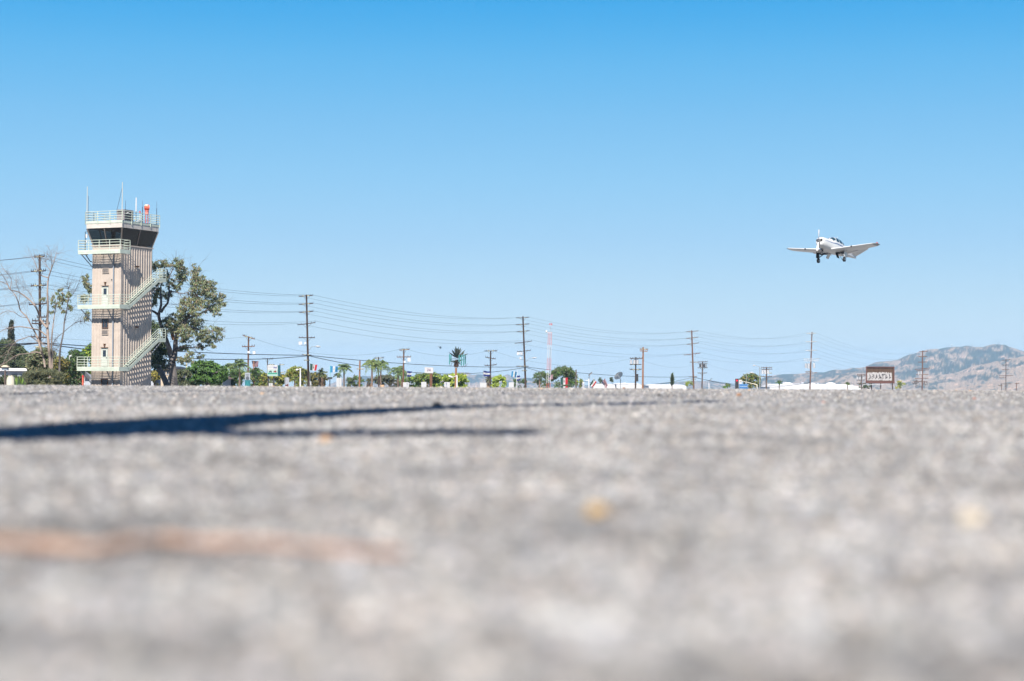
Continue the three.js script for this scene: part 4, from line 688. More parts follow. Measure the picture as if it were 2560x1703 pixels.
function cypress(x, y0, y1, w, D, label) { reseed(Math.round(x)); const g = thing('cypress_tree', label, 'tree', footOf(x, D)), b = new MB(); new MB().rod(footOf(x, D), at(x, y0 + 5, D), 0.2, 0.06).build('trunk', mats.barkBrown, g); for (let y = y0; y < y1; y += 2) leaves(b, [[x, y, 0.5 + Math.min(w, (y - y0) * 0.16), 2]], D, 26, 0.5, 0.25, DARK, { hang: -0.8, deep: 0.1 }); b.build('crown', leafMat, g); }
cypress(1680.5, 938, 964, 1.8, 420, 'small narrow dark cypress between the white roofs');

/** a shrub or a small round tree */
function bush(name, label, x0, x1, y0, D, cols, o = {}) {
  reseed(o.seed || Math.round(x0 * 7 + y0)); const cx = (x0 + x1) / 2, y1 = o.bottom || 976, g = thing(name, label, o.cat || 'bush', footOf(cx, D), o.group), lumps = [], w = (x1 - x0) / 2, h = (y1 - y0) / 2;
  const n = o.n || Math.max(8, Math.round(w * h / 15));
  for (let i = 0; i < n; i++) { const a = rr(-1, 1), top = Math.sqrt(Math.max(0.05, 1 - a * a * (o.flat ?? 0.7))), v = rr(-0.9, 1); lumps.push([cx + a * w * 0.88, Math.min(968, y0 + h - (i % 2 ? 1 : v) * h * top * rr(0.84, 0.98)), w * rr(0.16, 0.28) + 1.6, h * rr(0.16, 0.28) + 1.4]); }
  const b = new MB(), sz = (o.leaf || 0.3); leaves(b, lumps, D, (o.dense || 3) * (250 / D) ** -0 , sz, sz * (o.thin || 0.55), cols, { hang: o.hang ?? 0.2, deep: 1.2 });
  b.build('foliage', leafMat, g);
  const f = footOf(cx, D); for (let k = 0; k < 3; k++) new MB().tube([add(f, [rr(-0.3, 0.3), -0.1, 0]), at(cx + rr(-0.3, 0.3) * w, y0 + h * rr(0.9, 1.3), D)], [0.07, 0.03], 5).build('stem', mats.barkBrown, g);
  return g;
}
bush('broad_tree', 'dark leafy tree behind the cypress at the left edge', -30, 62, 866, 290, DARK.concat([[0.06, 0.09, 0.025]]), { cat: 'tree', dense: 3.2, leaf: 0.45 });
bush('broad_tree', 'low dark tree behind the bare tree trunk', 55, 110, 890, 270, DARK, { cat: 'tree', dense: 3.2, leaf: 0.4 });
bush('shrub', 'dark low shrub before the grey building at the left edge', -20, 70, 944, 180, DRAB.concat(DARK), { dense: 2.4, leaf: 0.24 });
bush('shrub', 'leafy olive bush beside the thin pale lamp post', 148, 206, 908, 230, OLIVE.concat(GREEN), { dense: 2.6, leaf: 0.3 });
bush('shrub', 'large olive shrub at the foot of the bare tree', 72, 142, 880, 190, DRAB.concat(OLIVE), { dense: 3.4, leaf: 0.26 });
bush('shrub', 'yellowing shrub at the foot of the slender tree', 132, 172, 902, 188, YELLOW.concat(DRAB), { dense: 2.8, leaf: 0.24 });
bush('shrub', 'dark green shrub left of the tower behind the railings', 168, 212, 884, 260, DARK.concat(GREEN), { dense: 2.8, leaf: 0.34 });
bush('shrub', 'bright green shrub top just left of the tower wall', 205, 245, 872, 262, LIME.concat(GREEN), { dense: 2.8, leaf: 0.34 });
bush('shrub', 'low scrub along the tarmac edge left of the tower', 58, 158, 930, 172, DRAB, { dense: 2.6, leaf: 0.22, hang: -0.6, thin: 0.25 });
bush('shrub', 'yellow shrub between the leaning trunk and the tower', 374, 398, 930, 222, YELLOW, { dense: 2.6, leaf: 0.24 });
bush('shrub', 'drab low scrub under the eucalyptus', 438, 478, 928, 226, DRAB.concat(DARK), { dense: 2.4, leaf: 0.26 });
bush('shrub', 'dark shrub under the spreading green tree', 470, 560, 946, 236, DARK, { dense: 2.6, leaf: 0.26 });
bush('hedge', 'tall leafy clump left of the teal banner', 572, 612, 930, 300, GREEN.concat(DARK), { dense: 3, leaf: 0.5, thin: 0.3, hang: -0.5 });
bush('hedge', 'dark leafy clump between the teal banner and the green sign', 624, 648, 928, 300, GREEN.concat(DARK), { dense: 3, leaf: 0.5, thin: 0.3, hang: -0.5 });
bush('hedge', 'yellow green hedge below the green and white sign', 640, 716, 938, 320, YELLOW.concat(LIME, DRAB), { dense: 3, leaf: 0.4 });
bush('hedge', 'tall yellow green hedge left of the tall pole with street lamp', 716, 770, 924, 335, LIME.concat(YELLOW, DRAB), { dense: 3, leaf: 0.42, thin: 0.3, hang: -0.4 });
bush('hedge', 'drab green hedge right of the tall pole with street lamp', 764, 815, 936, 345, DRAB.concat(YELLOW), { dense: 2.6, leaf: 0.4 });
bush('hedge', 'grey green hedge between the drooping palms', 868, 905, 944, 400, GREEN.concat(DRAB), { dense: 2.6, leaf: 0.42 });
bush('hedge', 'dull brown hedge below the drooping palms', 935, 1000, 942, 400, DRAB.concat([[0.09, 0.075, 0.055]]), { dense: 2.6, leaf: 0.4 });
bush('hedge', 'green hedge under the blue and white striped flag', 1000, 1050, 945, 380, GREEN.concat(LIME), { dense: 2.8, leaf: 0.42 });
bush('hedge', 'bright hedge below the white number sign', 1040, 1102, 936, 340, LIME.concat(GREEN, DRAB), { dense: 3, leaf: 0.42 });
bush('hedge', 'dark topped hedge left of the white post', 1086, 1124, 942, 350, GREEN.concat(DARK, LIME), { dense: 3, leaf: 0.42 });
bush('hedge', 'rounded lime green hedge around the palm-shaped mast', 1112, 1168, 939, 330, LIME, { dense: 3.4, leaf: 0.42, flat: 0.4 });
bush('hedge', 'rounded lime green bush right of the three-armed pole', 1232, 1264, 944, 345, LIME, { dense: 3.4, leaf: 0.42, flat: 0.4 });
bush('hedge', 'small faint green bush left of the tall pole', 1282, 1316, 950, 470, GREEN.concat(DRAB), { dense: 2.2, leaf: 0.5 });
bush('broad_tree', 'grey green tree left of the striped lattice mast', 1332, 1372, 932, 420, DRAB.concat(GREEN), { cat: 'tree', dense: 2.6, leaf: 0.5, hang: 0.6, thin: 0.25 });
bush('broad_tree', 'peaked grey green tree right of the striped lattice mast', 1376, 1442, 922, 410, DRAB.concat(GREEN), { cat: 'tree', dense: 2.6, leaf: 0.5, thin: 0.3, flat: 1 });
bush('shrub', 'yellow green bush beside the slim dark pole', 1441, 1454, 948, 345, LIME.concat(DRAB), { dense: 3, leaf: 0.35 });
bush('shrub', 'small dark tree top left of the tilted flag on the white wall', 1496, 1504, 948, 460, DARK, { dense: 4, leaf: 0.4, cat: 'bush' });
bush('shrub', 'small dark tree top left of the big dish', 1523, 1534, 946, 460, DARK, { dense: 4, leaf: 0.4, flat: 1 });
bush('shrub', 'yellow green bush at the foot of the tall reddish pole', 1714, 1734, 954, 560, LIME.concat(DRAB), { dense: 3, leaf: 0.5 });
bush('shrub', 'small green bush left of the traffic signal', 1807, 1828, 960, 600, GREEN.concat(LIME), { dense: 3, leaf: 0.5 });
bush('broad_tree', 'rounded olive tree behind the traffic signal and blue sign', 1854, 1898, 938, 520, DRAB.concat(GREEN, YELLOW), { cat: 'tree', dense: 3, leaf: 0.55 });
bush('shrub', 'dark bush hidden below the rusty billboard', 2146, 2180, 960, 660, DARK, { dense: 3, leaf: 0.55 });
bush('shrub', 'yellowish bush right of the rusty billboard', 2238, 2262, 955, 640, LIME.concat(YELLOW), { dense: 3, leaf: 0.6, thin: 0.3 });
bush('shrub', 'dark leafless scrub round the foot of the pole with two transformers', 2280, 2318, 953, 900, [[0.09, 0.08, 0.07], [0.06, 0.055, 0.05]], { dense: 1.6, leaf: 0.9, thin: 0.12, hang: -0.4 });

/** feather palm with drooping fronds */
function palm(name, label, x, y, D, R, n, cols, o = {}) {
  reseed(o.seed || Math.round(x * 13 + y)); const f = footOf(x + (o.lean || 0), D), top = at(x, y, D), g = thing(name, label, 'palm tree', f, 'palms along the street'), m = PXM(D), r = R * m * 1.18, b = new MB();
  new MB().tube([add(f, [0, -0.2, 0]), mix(f, top, 0.6), top], [o.r || 0.2, (o.r || 0.2) * 0.9, (o.r || 0.2) * 0.75], 8).build('trunk', o.bark || mats.trunkPalm, g);
  for (let i = 0; i < n; i++) {
    const a = i / n * 6.283 * 2.4 + rr(-0.2, 0.2), el = lerp(o.up ?? 1.2, o.low ?? -0.1, i / n) + rr(-0.15, 0.15), L = r * rr(0.85, 1.15), pts = [], h = [Math.cos(a), 0, Math.sin(a)], droop = o.droop ?? 1;
    for (let k = 0; k <= 9; k++) { const t = k / 9; pts.push(add(top, add(mul(h, L * t * Math.cos(el) * (1 - 0.12 * t * droop)), [0, L * (t * Math.sin(el) - 0.62 * droop * t * t), 0]))); }
    b.color = tint(cols[0], 0.15); b.tube(pts, taper(10, 0.045, 0.012), 3, false);
    for (let k = 1; k <= 9; k++) for (let q = 0; q < 3; q++) { const t = (k - 1 + q / 3) / 9, p = mix(pts[k - 1], pts[k], q / 3), d = norm(sub(pts[k], pts[k - 1])), side = norm(cross(d, [0, 1, 0])), len = L * 0.3 * Math.sin(Math.PI * Math.min(0.95, t * 0.85 + 0.15)); for (const s of [-1, 1]) leaf(b, p, add(add(mul(side, s), mul(d, 0.6)), [0, -(o.hangLeaf ?? 0.6) + rr(-0.3, 0.3), 0]), len, Math.max(0.08, len * 0.11), tint(cols[Math.floor(rnd() * cols.length)], 0.25)); }
  }
  b.build('crown', leafMat, g);
  if (o.skirt) { const s = new MB(); for (let i = 0; i < 60; i++) { const t = rnd(), p = mix(top, f, t * 0.35), a = rr(0, 6.3); leaf(s, add(p, [Math.cos(a) * 0.25, 0, Math.sin(a) * 0.25]), [Math.cos(a) * 0.5, -1, Math.sin(a) * 0.5], 0.9, 0.25, tint([0.2, 0.13, 0.07])); } s.build('dead_frond_skirt', leafMat, g); }
}
const PG = [[0.12, 0.19, 0.05], [0.17, 0.24, 0.075], [0.08, 0.135, 0.045]], PY = [[0.26, 0.28, 0.06], [0.16, 0.21, 0.05]];
palm('palm_tree', 'yellowish drooping palm beside the spreading green tree', 576, 918, 310, 24, 18, PG.concat(PY), { r: 0.17 });
palm('palm_tree', 'full green palm with a pale trunk left of the teal banner', 599, 912, 290, 30, 24, PG, { up: 1.4, r: 0.2 });
palm('palm_tree', 'yellow fronded palm over the teal banner', 617, 936, 296, 20, 16, PY, { droop: 1.2 });
palm('palm_tree', 'palm behind the stars and stripes flag', 640, 928, 330, 24, 14, PG, { droop: 1.1 });
palm('palm_tree', 'small palm left of the green and white sign', 655, 938, 340, 20, 14, PG, {});
palm('palm_tree', 'bushy palm left of the white lamp post', 737, 936, 350, 22, 16, PG.concat(PY), { droop: 1.2 });
palm('palm_tree', 'palm between the white lamp post and the tall pole', 757, 934, 355, 24, 18, PG.concat(PY), { droop: 1 });
palm('palm_tree', 'short fan palm with a shaggy brown trunk right of the striped flag', 804, 932, 340, 15, 20, PG.concat([[0.16, 0.12, 0.06]]), { droop: 0.5, up: 1.4, low: -0.7, r: 0.4, skirt: true });
palm('palm_tree', 'round crowned palm with a dark trunk right of the pale blue flag', 860, 920, 330, 25, 24, PG, { r: 0.2, bark: mats.barkGrey });
palm('palm_tree', 'dark small palm under the pale blue flag', 844, 938, 350, 14, 12, DARK, { droop: 1.1 });
palm('palm_tree', 'tall drooping palm right of the bare reddish pole', 930, 908, 330, 32, 22, PG.concat(PY), { up: 1.3, r: 0.19, droop: 1.25, hangLeaf: 1.2 });
palm('palm_tree', 'arching palm with long fronds around the dark pole', 952, 912, 345, 32, 18, PG, { up: 1.3, r: 0.18, droop: 1.2, hangLeaf: 1.1 });
palm('palm_tree', 'small stubby palm at the horizon between the drooping palms', 923, 952, 350, 11, 14, DRAB, { droop: 0.7, skirt: true });
palm('palm_tree', 'feathery palm left of the reddish floodlight pole', 995, 926, 345, 28, 20, PG, { up: 1.2, droop: 1.15 });
palm('palm_tree', 'wispy palm below the floodlight pole', 1004, 936, 350, 26, 16, PG, { droop: 1.1 });
palm('palm_tree', 'fan palm with its crown below the white number sign', 1069, 935, 370, 14, 16, PG.concat(PY), { droop: 0.5, up: 1.3 });
palm('palm_tree', 'shaggy fan palm at the foot of the three-armed pole', 1221, 947, 380, 11, 18, DRAB.concat([[0.16, 0.13, 0.06]]), { droop: 0.5, low: -0.8, skirt: true });
palm('palm_tree', 'thin drooping palm left of the striped lattice mast', 1349, 944, 400, 16, 12, [[0.05, 0.08, 0.04], [0.07, 0.1, 0.05]], { droop: 1.3 });
palm('palm_tree', 'low fan palm rising above the white roofs', 1948.5, 958, 620, 11, 18, GREEN, { droop: 0.45, up: 1.3 });
palm('palm_tree', 'low fan palm behind the domed white roof', 2119, 961, 640, 9, 18, GREEN.concat(PY), { droop: 0.45, up: 1.3 });
palm('palm_tree', 'stubby palm right of the rusty billboard', 2250, 962, 630, 10, 16, PY.concat(GREEN), { droop: 0.5, up: 1.4 });
{ // agave at the tarmac edge
  reseed(140);
  const D = 165, f = footOf(50, D), g = thing('agave_plant', 'bright green spiky plant at the tarmac edge on the left', 'plant', f);
  for (let i = 0; i < 11; i++) { const b = new MB(), a = rr(0, 6.28), tip = at(50 + (i - 5) * 2.8 + rr(-2, 2), 932 + Math.abs(i - 4) * 3.2 + rr(0, 4), D + rr(-0.6, 0.6)), mid = mix(f, tip, 0.6); b.color = tint(i % 3 ? [0.11, 0.19, 0.02] : [0.03, 0.06, 0.015], 0.15); const s = [0.22, 0, 0.07]; b.quad(sub(f, s), add(f, s), add(mid, s), sub(mid, s)); b.tri(sub(mid, s), add(mid, s), tip); b.build('blade', leafMat, g); }
}

// ---------- street furniture, signs and flags ----------
const canvasTex = (w, h, draw) => { const c = document.createElement('canvas'); c.width = w; c.height = h; draw(c.getContext('2d'), w, h); const t = new THREE.CanvasTexture(c); t.colorSpace = THREE.SRGBColorSpace; return t; };
const print = (t, rough = 0.7) => { const m = new THREE.MeshStandardMaterial({ map: t, roughness: rough, side: THREE.DoubleSide }); m.color.setRGB(0.4, 0.4, 0.4); return m; };
const bars = (x, cs, w, h, across) => cs.forEach((c, i) => { x.fillStyle = c; across ? x.fillRect(0, i * h / cs.length, w, h / cs.length + 1) : x.fillRect(i * w / cs.length, 0, w / cs.length + 1, h); });
const flagMats = {
  mexico: print(canvasTex(120, 70, (x, w, h) => { bars(x, ['#00574a', '#f4f4f4', '#d8132c'], w, h); x.fillStyle = '#5d4a2c'; x.beginPath(); x.ellipse(60, 32, 8, 9, 0, 0, 7); x.fill(); x.strokeStyle = '#3e6b3a'; x.lineWidth = 3; x.beginPath(); x.arc(60, 36, 11, 0.3, 2.8); x.stroke(); })),
  guatemala: print(canvasTex(120, 75, (x, w, h) => { bars(x, ['#3fa6e0', '#f6f6f6', '#3fa6e0'], w, h); x.strokeStyle = '#6d8f5a'; x.lineWidth = 3; x.beginPath(); x.arc(60, 38, 9, 0, 6); x.stroke(); })),
  salvador: print(canvasTex(120, 70, (x, w, h) => { bars(x, ['#0a2f8c', '#f6f6f6', '#0a2f8c'], w, h, true); x.fillStyle = '#8f9a55'; x.beginPath(); x.ellipse(60, 35, 6, 7, 0, 0, 7); x.fill(); })),
  states: print(canvasTex(130, 70, (x, w, h) => { for (let i = 0; i < 13; i++) { x.fillStyle = i % 2 ? '#f2eef2' : '#a81f3a'; x.fillRect(0, i * h / 13, w, h / 13 + 1); } x.fillStyle = '#2b2c58'; x.fillRect(0, 0, w * 0.42, h * 7 / 13); x.fillStyle = '#f2f2f2'; for (let i = 0; i < 5; i++) for (let j = 0; j < 6; j++) x.fillRect(4 + j * 8.6, 4 + i * 7, 2.5, 2.5); })),
};
/** a cloth whose corners are given in pixels: [top left, top right, bottom right, bottom left]; its pole runs down from `px` */
function flag(label, kind, corners, D, px, py, o = {}) {
  const f = footOf(px, D), g = thing('flag', label, 'flag', f, 'flags along the street'), b = new MB(), q = corners.map(([x, y]) => at(x, y, D)), nx = 10, ny = 4;
  const S = (u, v) => { const p = mix(mix(q[0], q[1], u), mix(q[3], q[2], u), v), w = Math.sin(u * 7.5 + (o.ph || 0) + v * 1.2); return add(p, [0, 0.05 * w * u, 0.16 * w * Math.min(1, u * 2)]); };
  for (let i = 0; i < nx; i++) for (let j = 0; j < ny; j++) { const c = [[i, j + 1], [i + 1, j + 1], [i + 1, j], [i, j]].map(([a, c]) => [a / nx, c / ny]); b.quad(...c.map(([u, v]) => S(u, v)), c.map(([u, v]) => [u, 1 - v])); }
  b.build('cloth', flagMats[kind], g);
  new MB().rod(add(f, [0, -0.2, 0]), at(o.top ? o.top[0] : px, o.top ? o.top[1] : py, D), o.r || 0.045, o.r || 0.04, 6).build('flagpole', o.mat || mats.woodRed, g);
}
flag('stars and stripes flag fluttering left of the green and white sign', 'states', [[629, 902], [646.5, 903.5], [644.5, 918], [632, 917]], 300, 634.5, 902, { r: 0.1, mat: mats.woodOrange, ph: 1 });
flag('green white and red flag flying beside the tall pole with street lamp', 'mexico', [[775.5, 909.5], [793.7, 912.5], [790.5, 927.5], [775, 925.5]], 325, 775, 908, { mat: mats.greyMetal });
flag('pale blue and white flag left of the round crowned palm', 'guatemala', [[825.5, 915], [844.5, 917], [843.5, 930], [825.5, 931.5]], 325, 825.3, 914, { ph: 2, mat: mats.aqua });
flag('dark blue and white striped flag left of the white number sign', 'salvador', [[1017.8, 928], [1029.6, 928.6], [1028, 942.5], [1018, 942]], 325, 1017.6, 927, { mat: mats.greyMetal });
flag('dark blue and white striped flag in front of the three-armed pole', 'salvador', [[1209.2, 926.8], [1226.4, 929.6], [1224.8, 941.6], [1208.2, 940.4]], 330, 1208.4, 926, { ph: 1, mat: mats.greyMetal });
flag('pale blue and white flag left of the tall pole by the lattice mast', 'guatemala', [[1279.6, 928], [1292, 930], [1290.8, 944], [1277.6, 942]], 340, 1293, 926, { ph: 3, mat: mats.whitePaint });
flag('dark blue and white striped flag on a white pole by the tall pole', 'salvador', [[1292.4, 939.6], [1300, 939.2], [1301.8, 951.6], [1291.6, 952.6]], 338, 1291.2, 938, { ph: 2, mat: mats.whitePaint });
flag('stars and stripes flag behind the striped lattice mast', 'states', [[1372, 940], [1382.5, 936], [1383, 948], [1371.4, 950]], 360, 1371.6, 939, { ph: 2, mat: mats.woodRed });
flag('upright green white and red banner flag right of the lattice mast', 'mexico', [[1401.6, 945], [1419.4, 944.5], [1419.2, 961.5], [1401.6, 962.5]], 330, 1401.2, 944, { mat: mats.greyMetal });
flag('green white and red flag low on the ground line right of the lattice mast', 'mexico', [[1401.6, 966], [1419.2, 965.4], [1419.2, 980], [1401.6, 981]], 332, 1401.0, 965, { ph: 1, mat: mats.greyMetal });
flag('green white and red flag hanging aslant before the white wall', 'mexico', [[1484.5, 946.8], [1491.5, 955.5], [1482, 970], [1474, 962]], 330, 1484, 946, { ph: 1, mat: mats.whitePaint });
flag('stars and stripes flag hanging aslant before the white wall', 'states', [[1504, 956], [1512, 947], [1519.5, 962], [1515.5, 972]], 330, 1512.2, 946, { ph: 1, mat: mats.woodRed });

/** a thick panel between two pixel corners, on posts */
function board(name, label, cat, x0, y0, x1, y1, D, thick, mat, o = {}) {
  const f = footOf((x0 + x1) / 2, D), g = thing(name, label, cat, f, o.group), tl = at(x0, y0, D), tr = at(x1, y0 + (o.slope || 0), D + (o.turn || 0)), br = at(x1, y1 + (o.slope || 0), D + (o.turn || 0)), bl = at(x0, y1, D), back = [0, 0, -thick], b = new MB();
  b.quad(bl, br, tr, tl, [[0, 0], [1, 0], [1, 1], [0, 1]]);
  const panel = b.build(o.panel || 'panel', mat, g);
  const c = new MB(), k = (p, d) => add(p, [0, 0, -d]), e = 0.004;
  c.quad(k(br, e), k(bl, e), k(tl, e), k(tr, e)); c.quad(k(tr, thick), k(tl, thick), k(bl, thick), k(br, thick)); c.quad(k(tl, e), k(tl, thick), k(tr, thick), k(tr, e)); c.quad(k(bl, e), k(br, e), k(br, thick), k(bl, thick)); c.quad(k(bl, e), k(bl, thick), k(tl, thick), k(tl, e)); c.quad(k(br, e), k(tr, e), k(tr, thick), k(br, thick));
  c.build(o.case || 'casing', o.caseMat || mats.white, g);
  for (const x of o.posts || []) { const p = at(x, y1, D + 0.15), q = footOf(x, D); new MB().bar([p[0], q[1] - 0.2, p[2] - thick / 2], add(p, [0, 0.0, -thick / 2]), o.pw || 0.16).build('post', o.postMat || mats.dark, g); }
  return g;
}
const blank = (a, b) => print(canvasTex(64, 64, (x, w, h) => { x.fillStyle = '#f4f5f6'; x.fillRect(0, 0, w, h); if (a) { x.fillStyle = a; for (let i = 0; i < 5; i++) x.fillRect(b + i % 2 * 3, 6 + i * 11, 10 - i % 3 * 2, 7); } }));
const plain = blank();
const SIGNS = 'white panels along the far fence';
board('fence_sign', 'white panel with faint grey figure left of the round crowned palm', 'sign', 841, 945, 853.5, 971, 322, 0.15, blank('#b9bcc0', 30), { group: SIGNS, posts: [843, 851] });
board('fence_sign', 'white panel at the foot of the tall pole with street lamp', 'sign', 765, 954, 778, 972, 335, 0.12, plain, { group: SIGNS, posts: [767, 776] });
board('fence_sign', 'white panel under the dark blue striped flag by the floodlight pole', 'sign', 1007.5, 956, 1022, 975, 322, 0.15, blank('#9aa0ab', 40), { group: SIGNS, posts: [1009, 1020] });
board('fence_sign', 'white panel in front of the hedge below the number sign', 'sign', 1053, 955, 1066, 975, 320, 0.15, plain, { group: SIGNS, posts: [1055, 1064] });
board('fence_sign', 'white panel with blue lettering left of the white post', 'sign', 1110.5, 955.5, 1124.8, 975, 320, 0.15, blank('#2a3f9c', 18), { group: SIGNS, posts: [1112, 1123] });
board('fence_sign', 'white panel left of the three-armed pole', 'sign', 1199.8, 957, 1216.4, 975, 325, 0.15, plain, { group: SIGNS, posts: [1202, 1214] });
board('fence_sign', 'white panel below the pale blue flag by the lattice mast', 'sign', 1272, 956, 1284.6, 975, 325, 0.15, plain, { group: SIGNS, posts: [1274, 1283] });
board('fence_sign', 'small grey panel standing under the green and white sign', 'sign', 672, 958, 681.5, 975, 300, 0.12, blank('#777d80', 20), { group: SIGNS, posts: [674, 680] });
board('banner_sign', 'tall pale banner with a red picture right of the green sign', 'sign', 711.5, 944, 722.5, 970, 315, 0.1, print(canvasTex(64, 128, (x) => { x.fillStyle = '#dfe2ea'; x.fillRect(0, 0, 64, 128); x.fillStyle = '#aab0c4'; for (let i = 0; i < 9; i++) x.fillRect(8 + (i * 17) % 30, 8 + i * 8, 18, 4); x.fillStyle = '#7c2c34'; x.beginPath(); x.moveTo(4, 96); x.lineTo(40, 82); x.lineTo(54, 78); x.lineTo(54, 112); x.lineTo(30, 106); x.lineTo(4, 100); x.fill(); })), { posts: [713, 721] });
board('banner_sign', 'tall teal banner with a grey picture at its top', 'sign', 612, 932, 625.2, 970, 285, 0.12, print(canvasTex(64, 192, (x) => { x.fillStyle = '#c9d2dc'; x.fillRect(0, 0, 64, 192); x.fillStyle = '#1f8f98'; x.fillRect(0, 92, 64, 100); x.fillStyle = '#77808c'; x.beginPath(); x.ellipse(32, 70, 22, 26, 0, 0, 7); x.fill(); x.fillStyle = '#2c3a44'; x.fillRect(16, 74, 30, 8); x.fillRect(22, 56, 18, 5); x.fillStyle = '#6f7684'; x.fillRect(8, 18, 44, 7); x.fillRect(14, 32, 34, 6); x.strokeStyle = '#2fb3b6'; x.lineWidth = 5; x.beginPath(); x.moveTo(14, 180); x.lineTo(30, 120); x.lineTo(50, 178); x.stroke(); })), { posts: [613.5, 623.7], caseMat: mats.teal });
{ // the green and white sign with its slanting green flank
  const s = board('roadside_sign', 'white and aqua roadside sign with two car pictures on dark posts', 'sign', 668.5, 913, 694, 940.6, 300, 0.5, print(canvasTex(256, 280, (x) => {
    x.fillStyle = '#fbfcfc'; x.fillRect(0, 0, 256, 280); x.fillStyle = '#d6f3ea'; x.fillRect(0, 120, 256, 160); x.fillStyle = '#39c9a6'; x.fillRect(10, 196, 236, 34);
    x.fillStyle = '#2c8f78'; for (let i = 0; i < 12; i++) x.fillRect(16 + i * 19, 204, 13, 17); x.fillStyle = '#8fe0cf'; for (let i = 0; i < 9; i++) x.fillRect(14 + i * 26, 244, 17, 16);
    x.fillStyle = '#c3c9d6'; for (let i = 0; i < 5; i++) x.fillRect(22 + i * 24, 34 + (i % 2) * 8, 13, 28); x.fillStyle = '#4d55a8'; x.fillRect(152, 36, 22, 44); x.fillRect(180, 46, 16, 38); x.fillRect(202, 46, 14, 38); x.fillRect(222, 40, 14, 44); x.fillStyle = '#b7c7c4'; for (let i = 0; i < 14; i++) x.fillRect(30 + i * 14, 102, 9, 8);
    for (const [cx, c] of [[70, '#4a6a66'], [186, '#b4232a']]) { x.fillStyle = c; x.beginPath(); x.moveTo(cx - 38, 176); x.lineTo(cx - 32, 158); x.lineTo(cx - 18, 154); x.lineTo(cx - 4, 138); x.lineTo(cx + 26, 140); x.lineTo(cx + 38, 156); x.lineTo(cx + 40, 182); x.closePath(); x.fill(); x.fillStyle = '#22282a'; x.beginPath(); x.arc(cx - 22, 182, 9, 0, 7); x.arc(cx + 24, 186, 10, 0, 7); x.fill(); }
  })), { posts: [670, 684.2], pw: 0.24, caseMat: mats.aqua });
  const a = at(694.2, 913, 300), b2 = at(694.2, 940.6, 300), c = at(700.5, 913.5, 302.2), d = at(700.5, 939.5, 302.2);
  new MB().quad(b2, d, c, a).build('side_panel', mats.aqua, s);
}
board('number_sign', 'white square sign with purple number 24 above the hedge', 'sign', 1061.6, 918.3, 1083, 932.6, 330, 0.35, print(canvasTex(128, 88, (x) => { x.fillStyle = '#fbfafb'; x.fillRect(0, 0, 128, 88); x.fillStyle = '#6a1d68'; x.font = 'bold 54px sans-serif'; x.textAlign = 'center'; x.fillText('24', 62, 60); })), { posts: [1077.5], pw: 0.5, postMat: mats.woodRed, slope: 1 });
board('route_sign', 'small pale sign on a thin post right of the tall pale banner', 'sign', 719, 931, 726.5, 941, 340, 0.08, blank('#a9c7df', 20), { posts: [721] });
board('billboard_small', 'small dark sign on a post under the pale blue flag', 'sign', 818.5, 943, 830.5, 948, 320, 0.15, mats.dark, { posts: [824.5], caseMat: mats.dark });

// white lamp posts with a short arm
function lampPost(label, x, y0, arm, D, o = {}) {
  const f = footOf(x, D), g = thing('lamp_post', label, 'lamp post', f, 'street lamps'), t = at(x, y0, D);
  new MB().tube([add(f, [0, -0.2, 0]), mix(f, t, 0.5), t], [o.r || 0.13, (o.r || 0.13) * 0.9, (o.r || 0.13) * 0.7], 8).build('post', o.mat || mats.whitePaint, g);
  const a = at(arm[0], arm[1], D), c = at(arm[2], arm[3], D);
  const ar = new MB().tube(arm.length > 4 ? [at(arm[4], arm[5], D), mix(at(arm[4], arm[5], D), a, 0.5), a] : [t, a], o.ra || 0.06, 6).build('lamp_arm', o.mat || mats.whitePaint, g);
  new MB().tube([a, mix(a, c, 0.35), c], [0.07, 0.2, 0.12], 8).build('lamp_head', o.head || mats.whitePaint, ar);
}
lampPost('white post with a side arm left of the tall pole with street lamp', 750.8, 921, [745, 924.6, 739.5, 925], 310, { r: 0.17 });
lampPost('white post with a side arm in front of the palm-shaped mast', 1142.6, 939, [1131, 943.6, 1121, 940], 305, { r: 0.17 });
lampPost('grey street lamp with a curved arm over the traffic signal', 1866.5, 934, [1875, 931.6, 1883.5, 932], 470, { r: 0.11, mat: mats.greyMetal, head: mats.white });
lampPost('tall pale street lamp left of the pole with three transformers', 1899.6, 918, [1889, 913.8, 1882.5, 914.2], 430, { r: 0.13, mat: mats.greyMetal, head: mats.white });
lampPost('thin pale lamp post left of the tower behind the shrubs', 173, 890, [176, 890, 178, 890.4], 240, { r: 0.07 });
lampPost('white post behind the spreading tree and the eucalyptus', 466.5, 884, [470, 886, 473, 886.5], 245, { r: 0.14, mat: mats.cream });
// solar lights
function solar(label, x, y0, a, b, arm, D) {
  const f = footOf(x, D), g = thing('solar_light', label, 'solar light', f, 'solar street lights'), t = at(x, y0, D);
  new MB().rod(add(f, [0, -0.2, 0]), t, 0.13, 0.11, 8).build('post', mats.whitePaint, g);
  const p = at(a[0], a[1], D), q = at(b[0], b[1], D);
  new MB().bar(p, q, 1.2, 0.07, [0.6, 0.8, 0]).build('solar_panel', mats.glassDark, g);
  new MB().bar(add(p, [0.09, -0.09, 0.02]), add(q, [0.09, -0.09, 0.02]), 1.1, 0.06, [0.6, 0.8, 0]).build('panel_back', mats.white, g);
  new MB().rod(t, mix(p, q, 0.5), 0.07).build('bracket', mats.whitePaint, g);
  if (arm) { const h = new MB().bar(at(x, arm[1], D), at(arm[0], arm[1], D), 0.12, 0.1).build('lamp_arm', mats.whitePaint, g); new MB().bar(at(arm[0], arm[1], D), at(arm[0] - 3, arm[1] - 0.6, D), 0.3, 0.14).build('lamp_head', mats.whitePaint, h); }
}
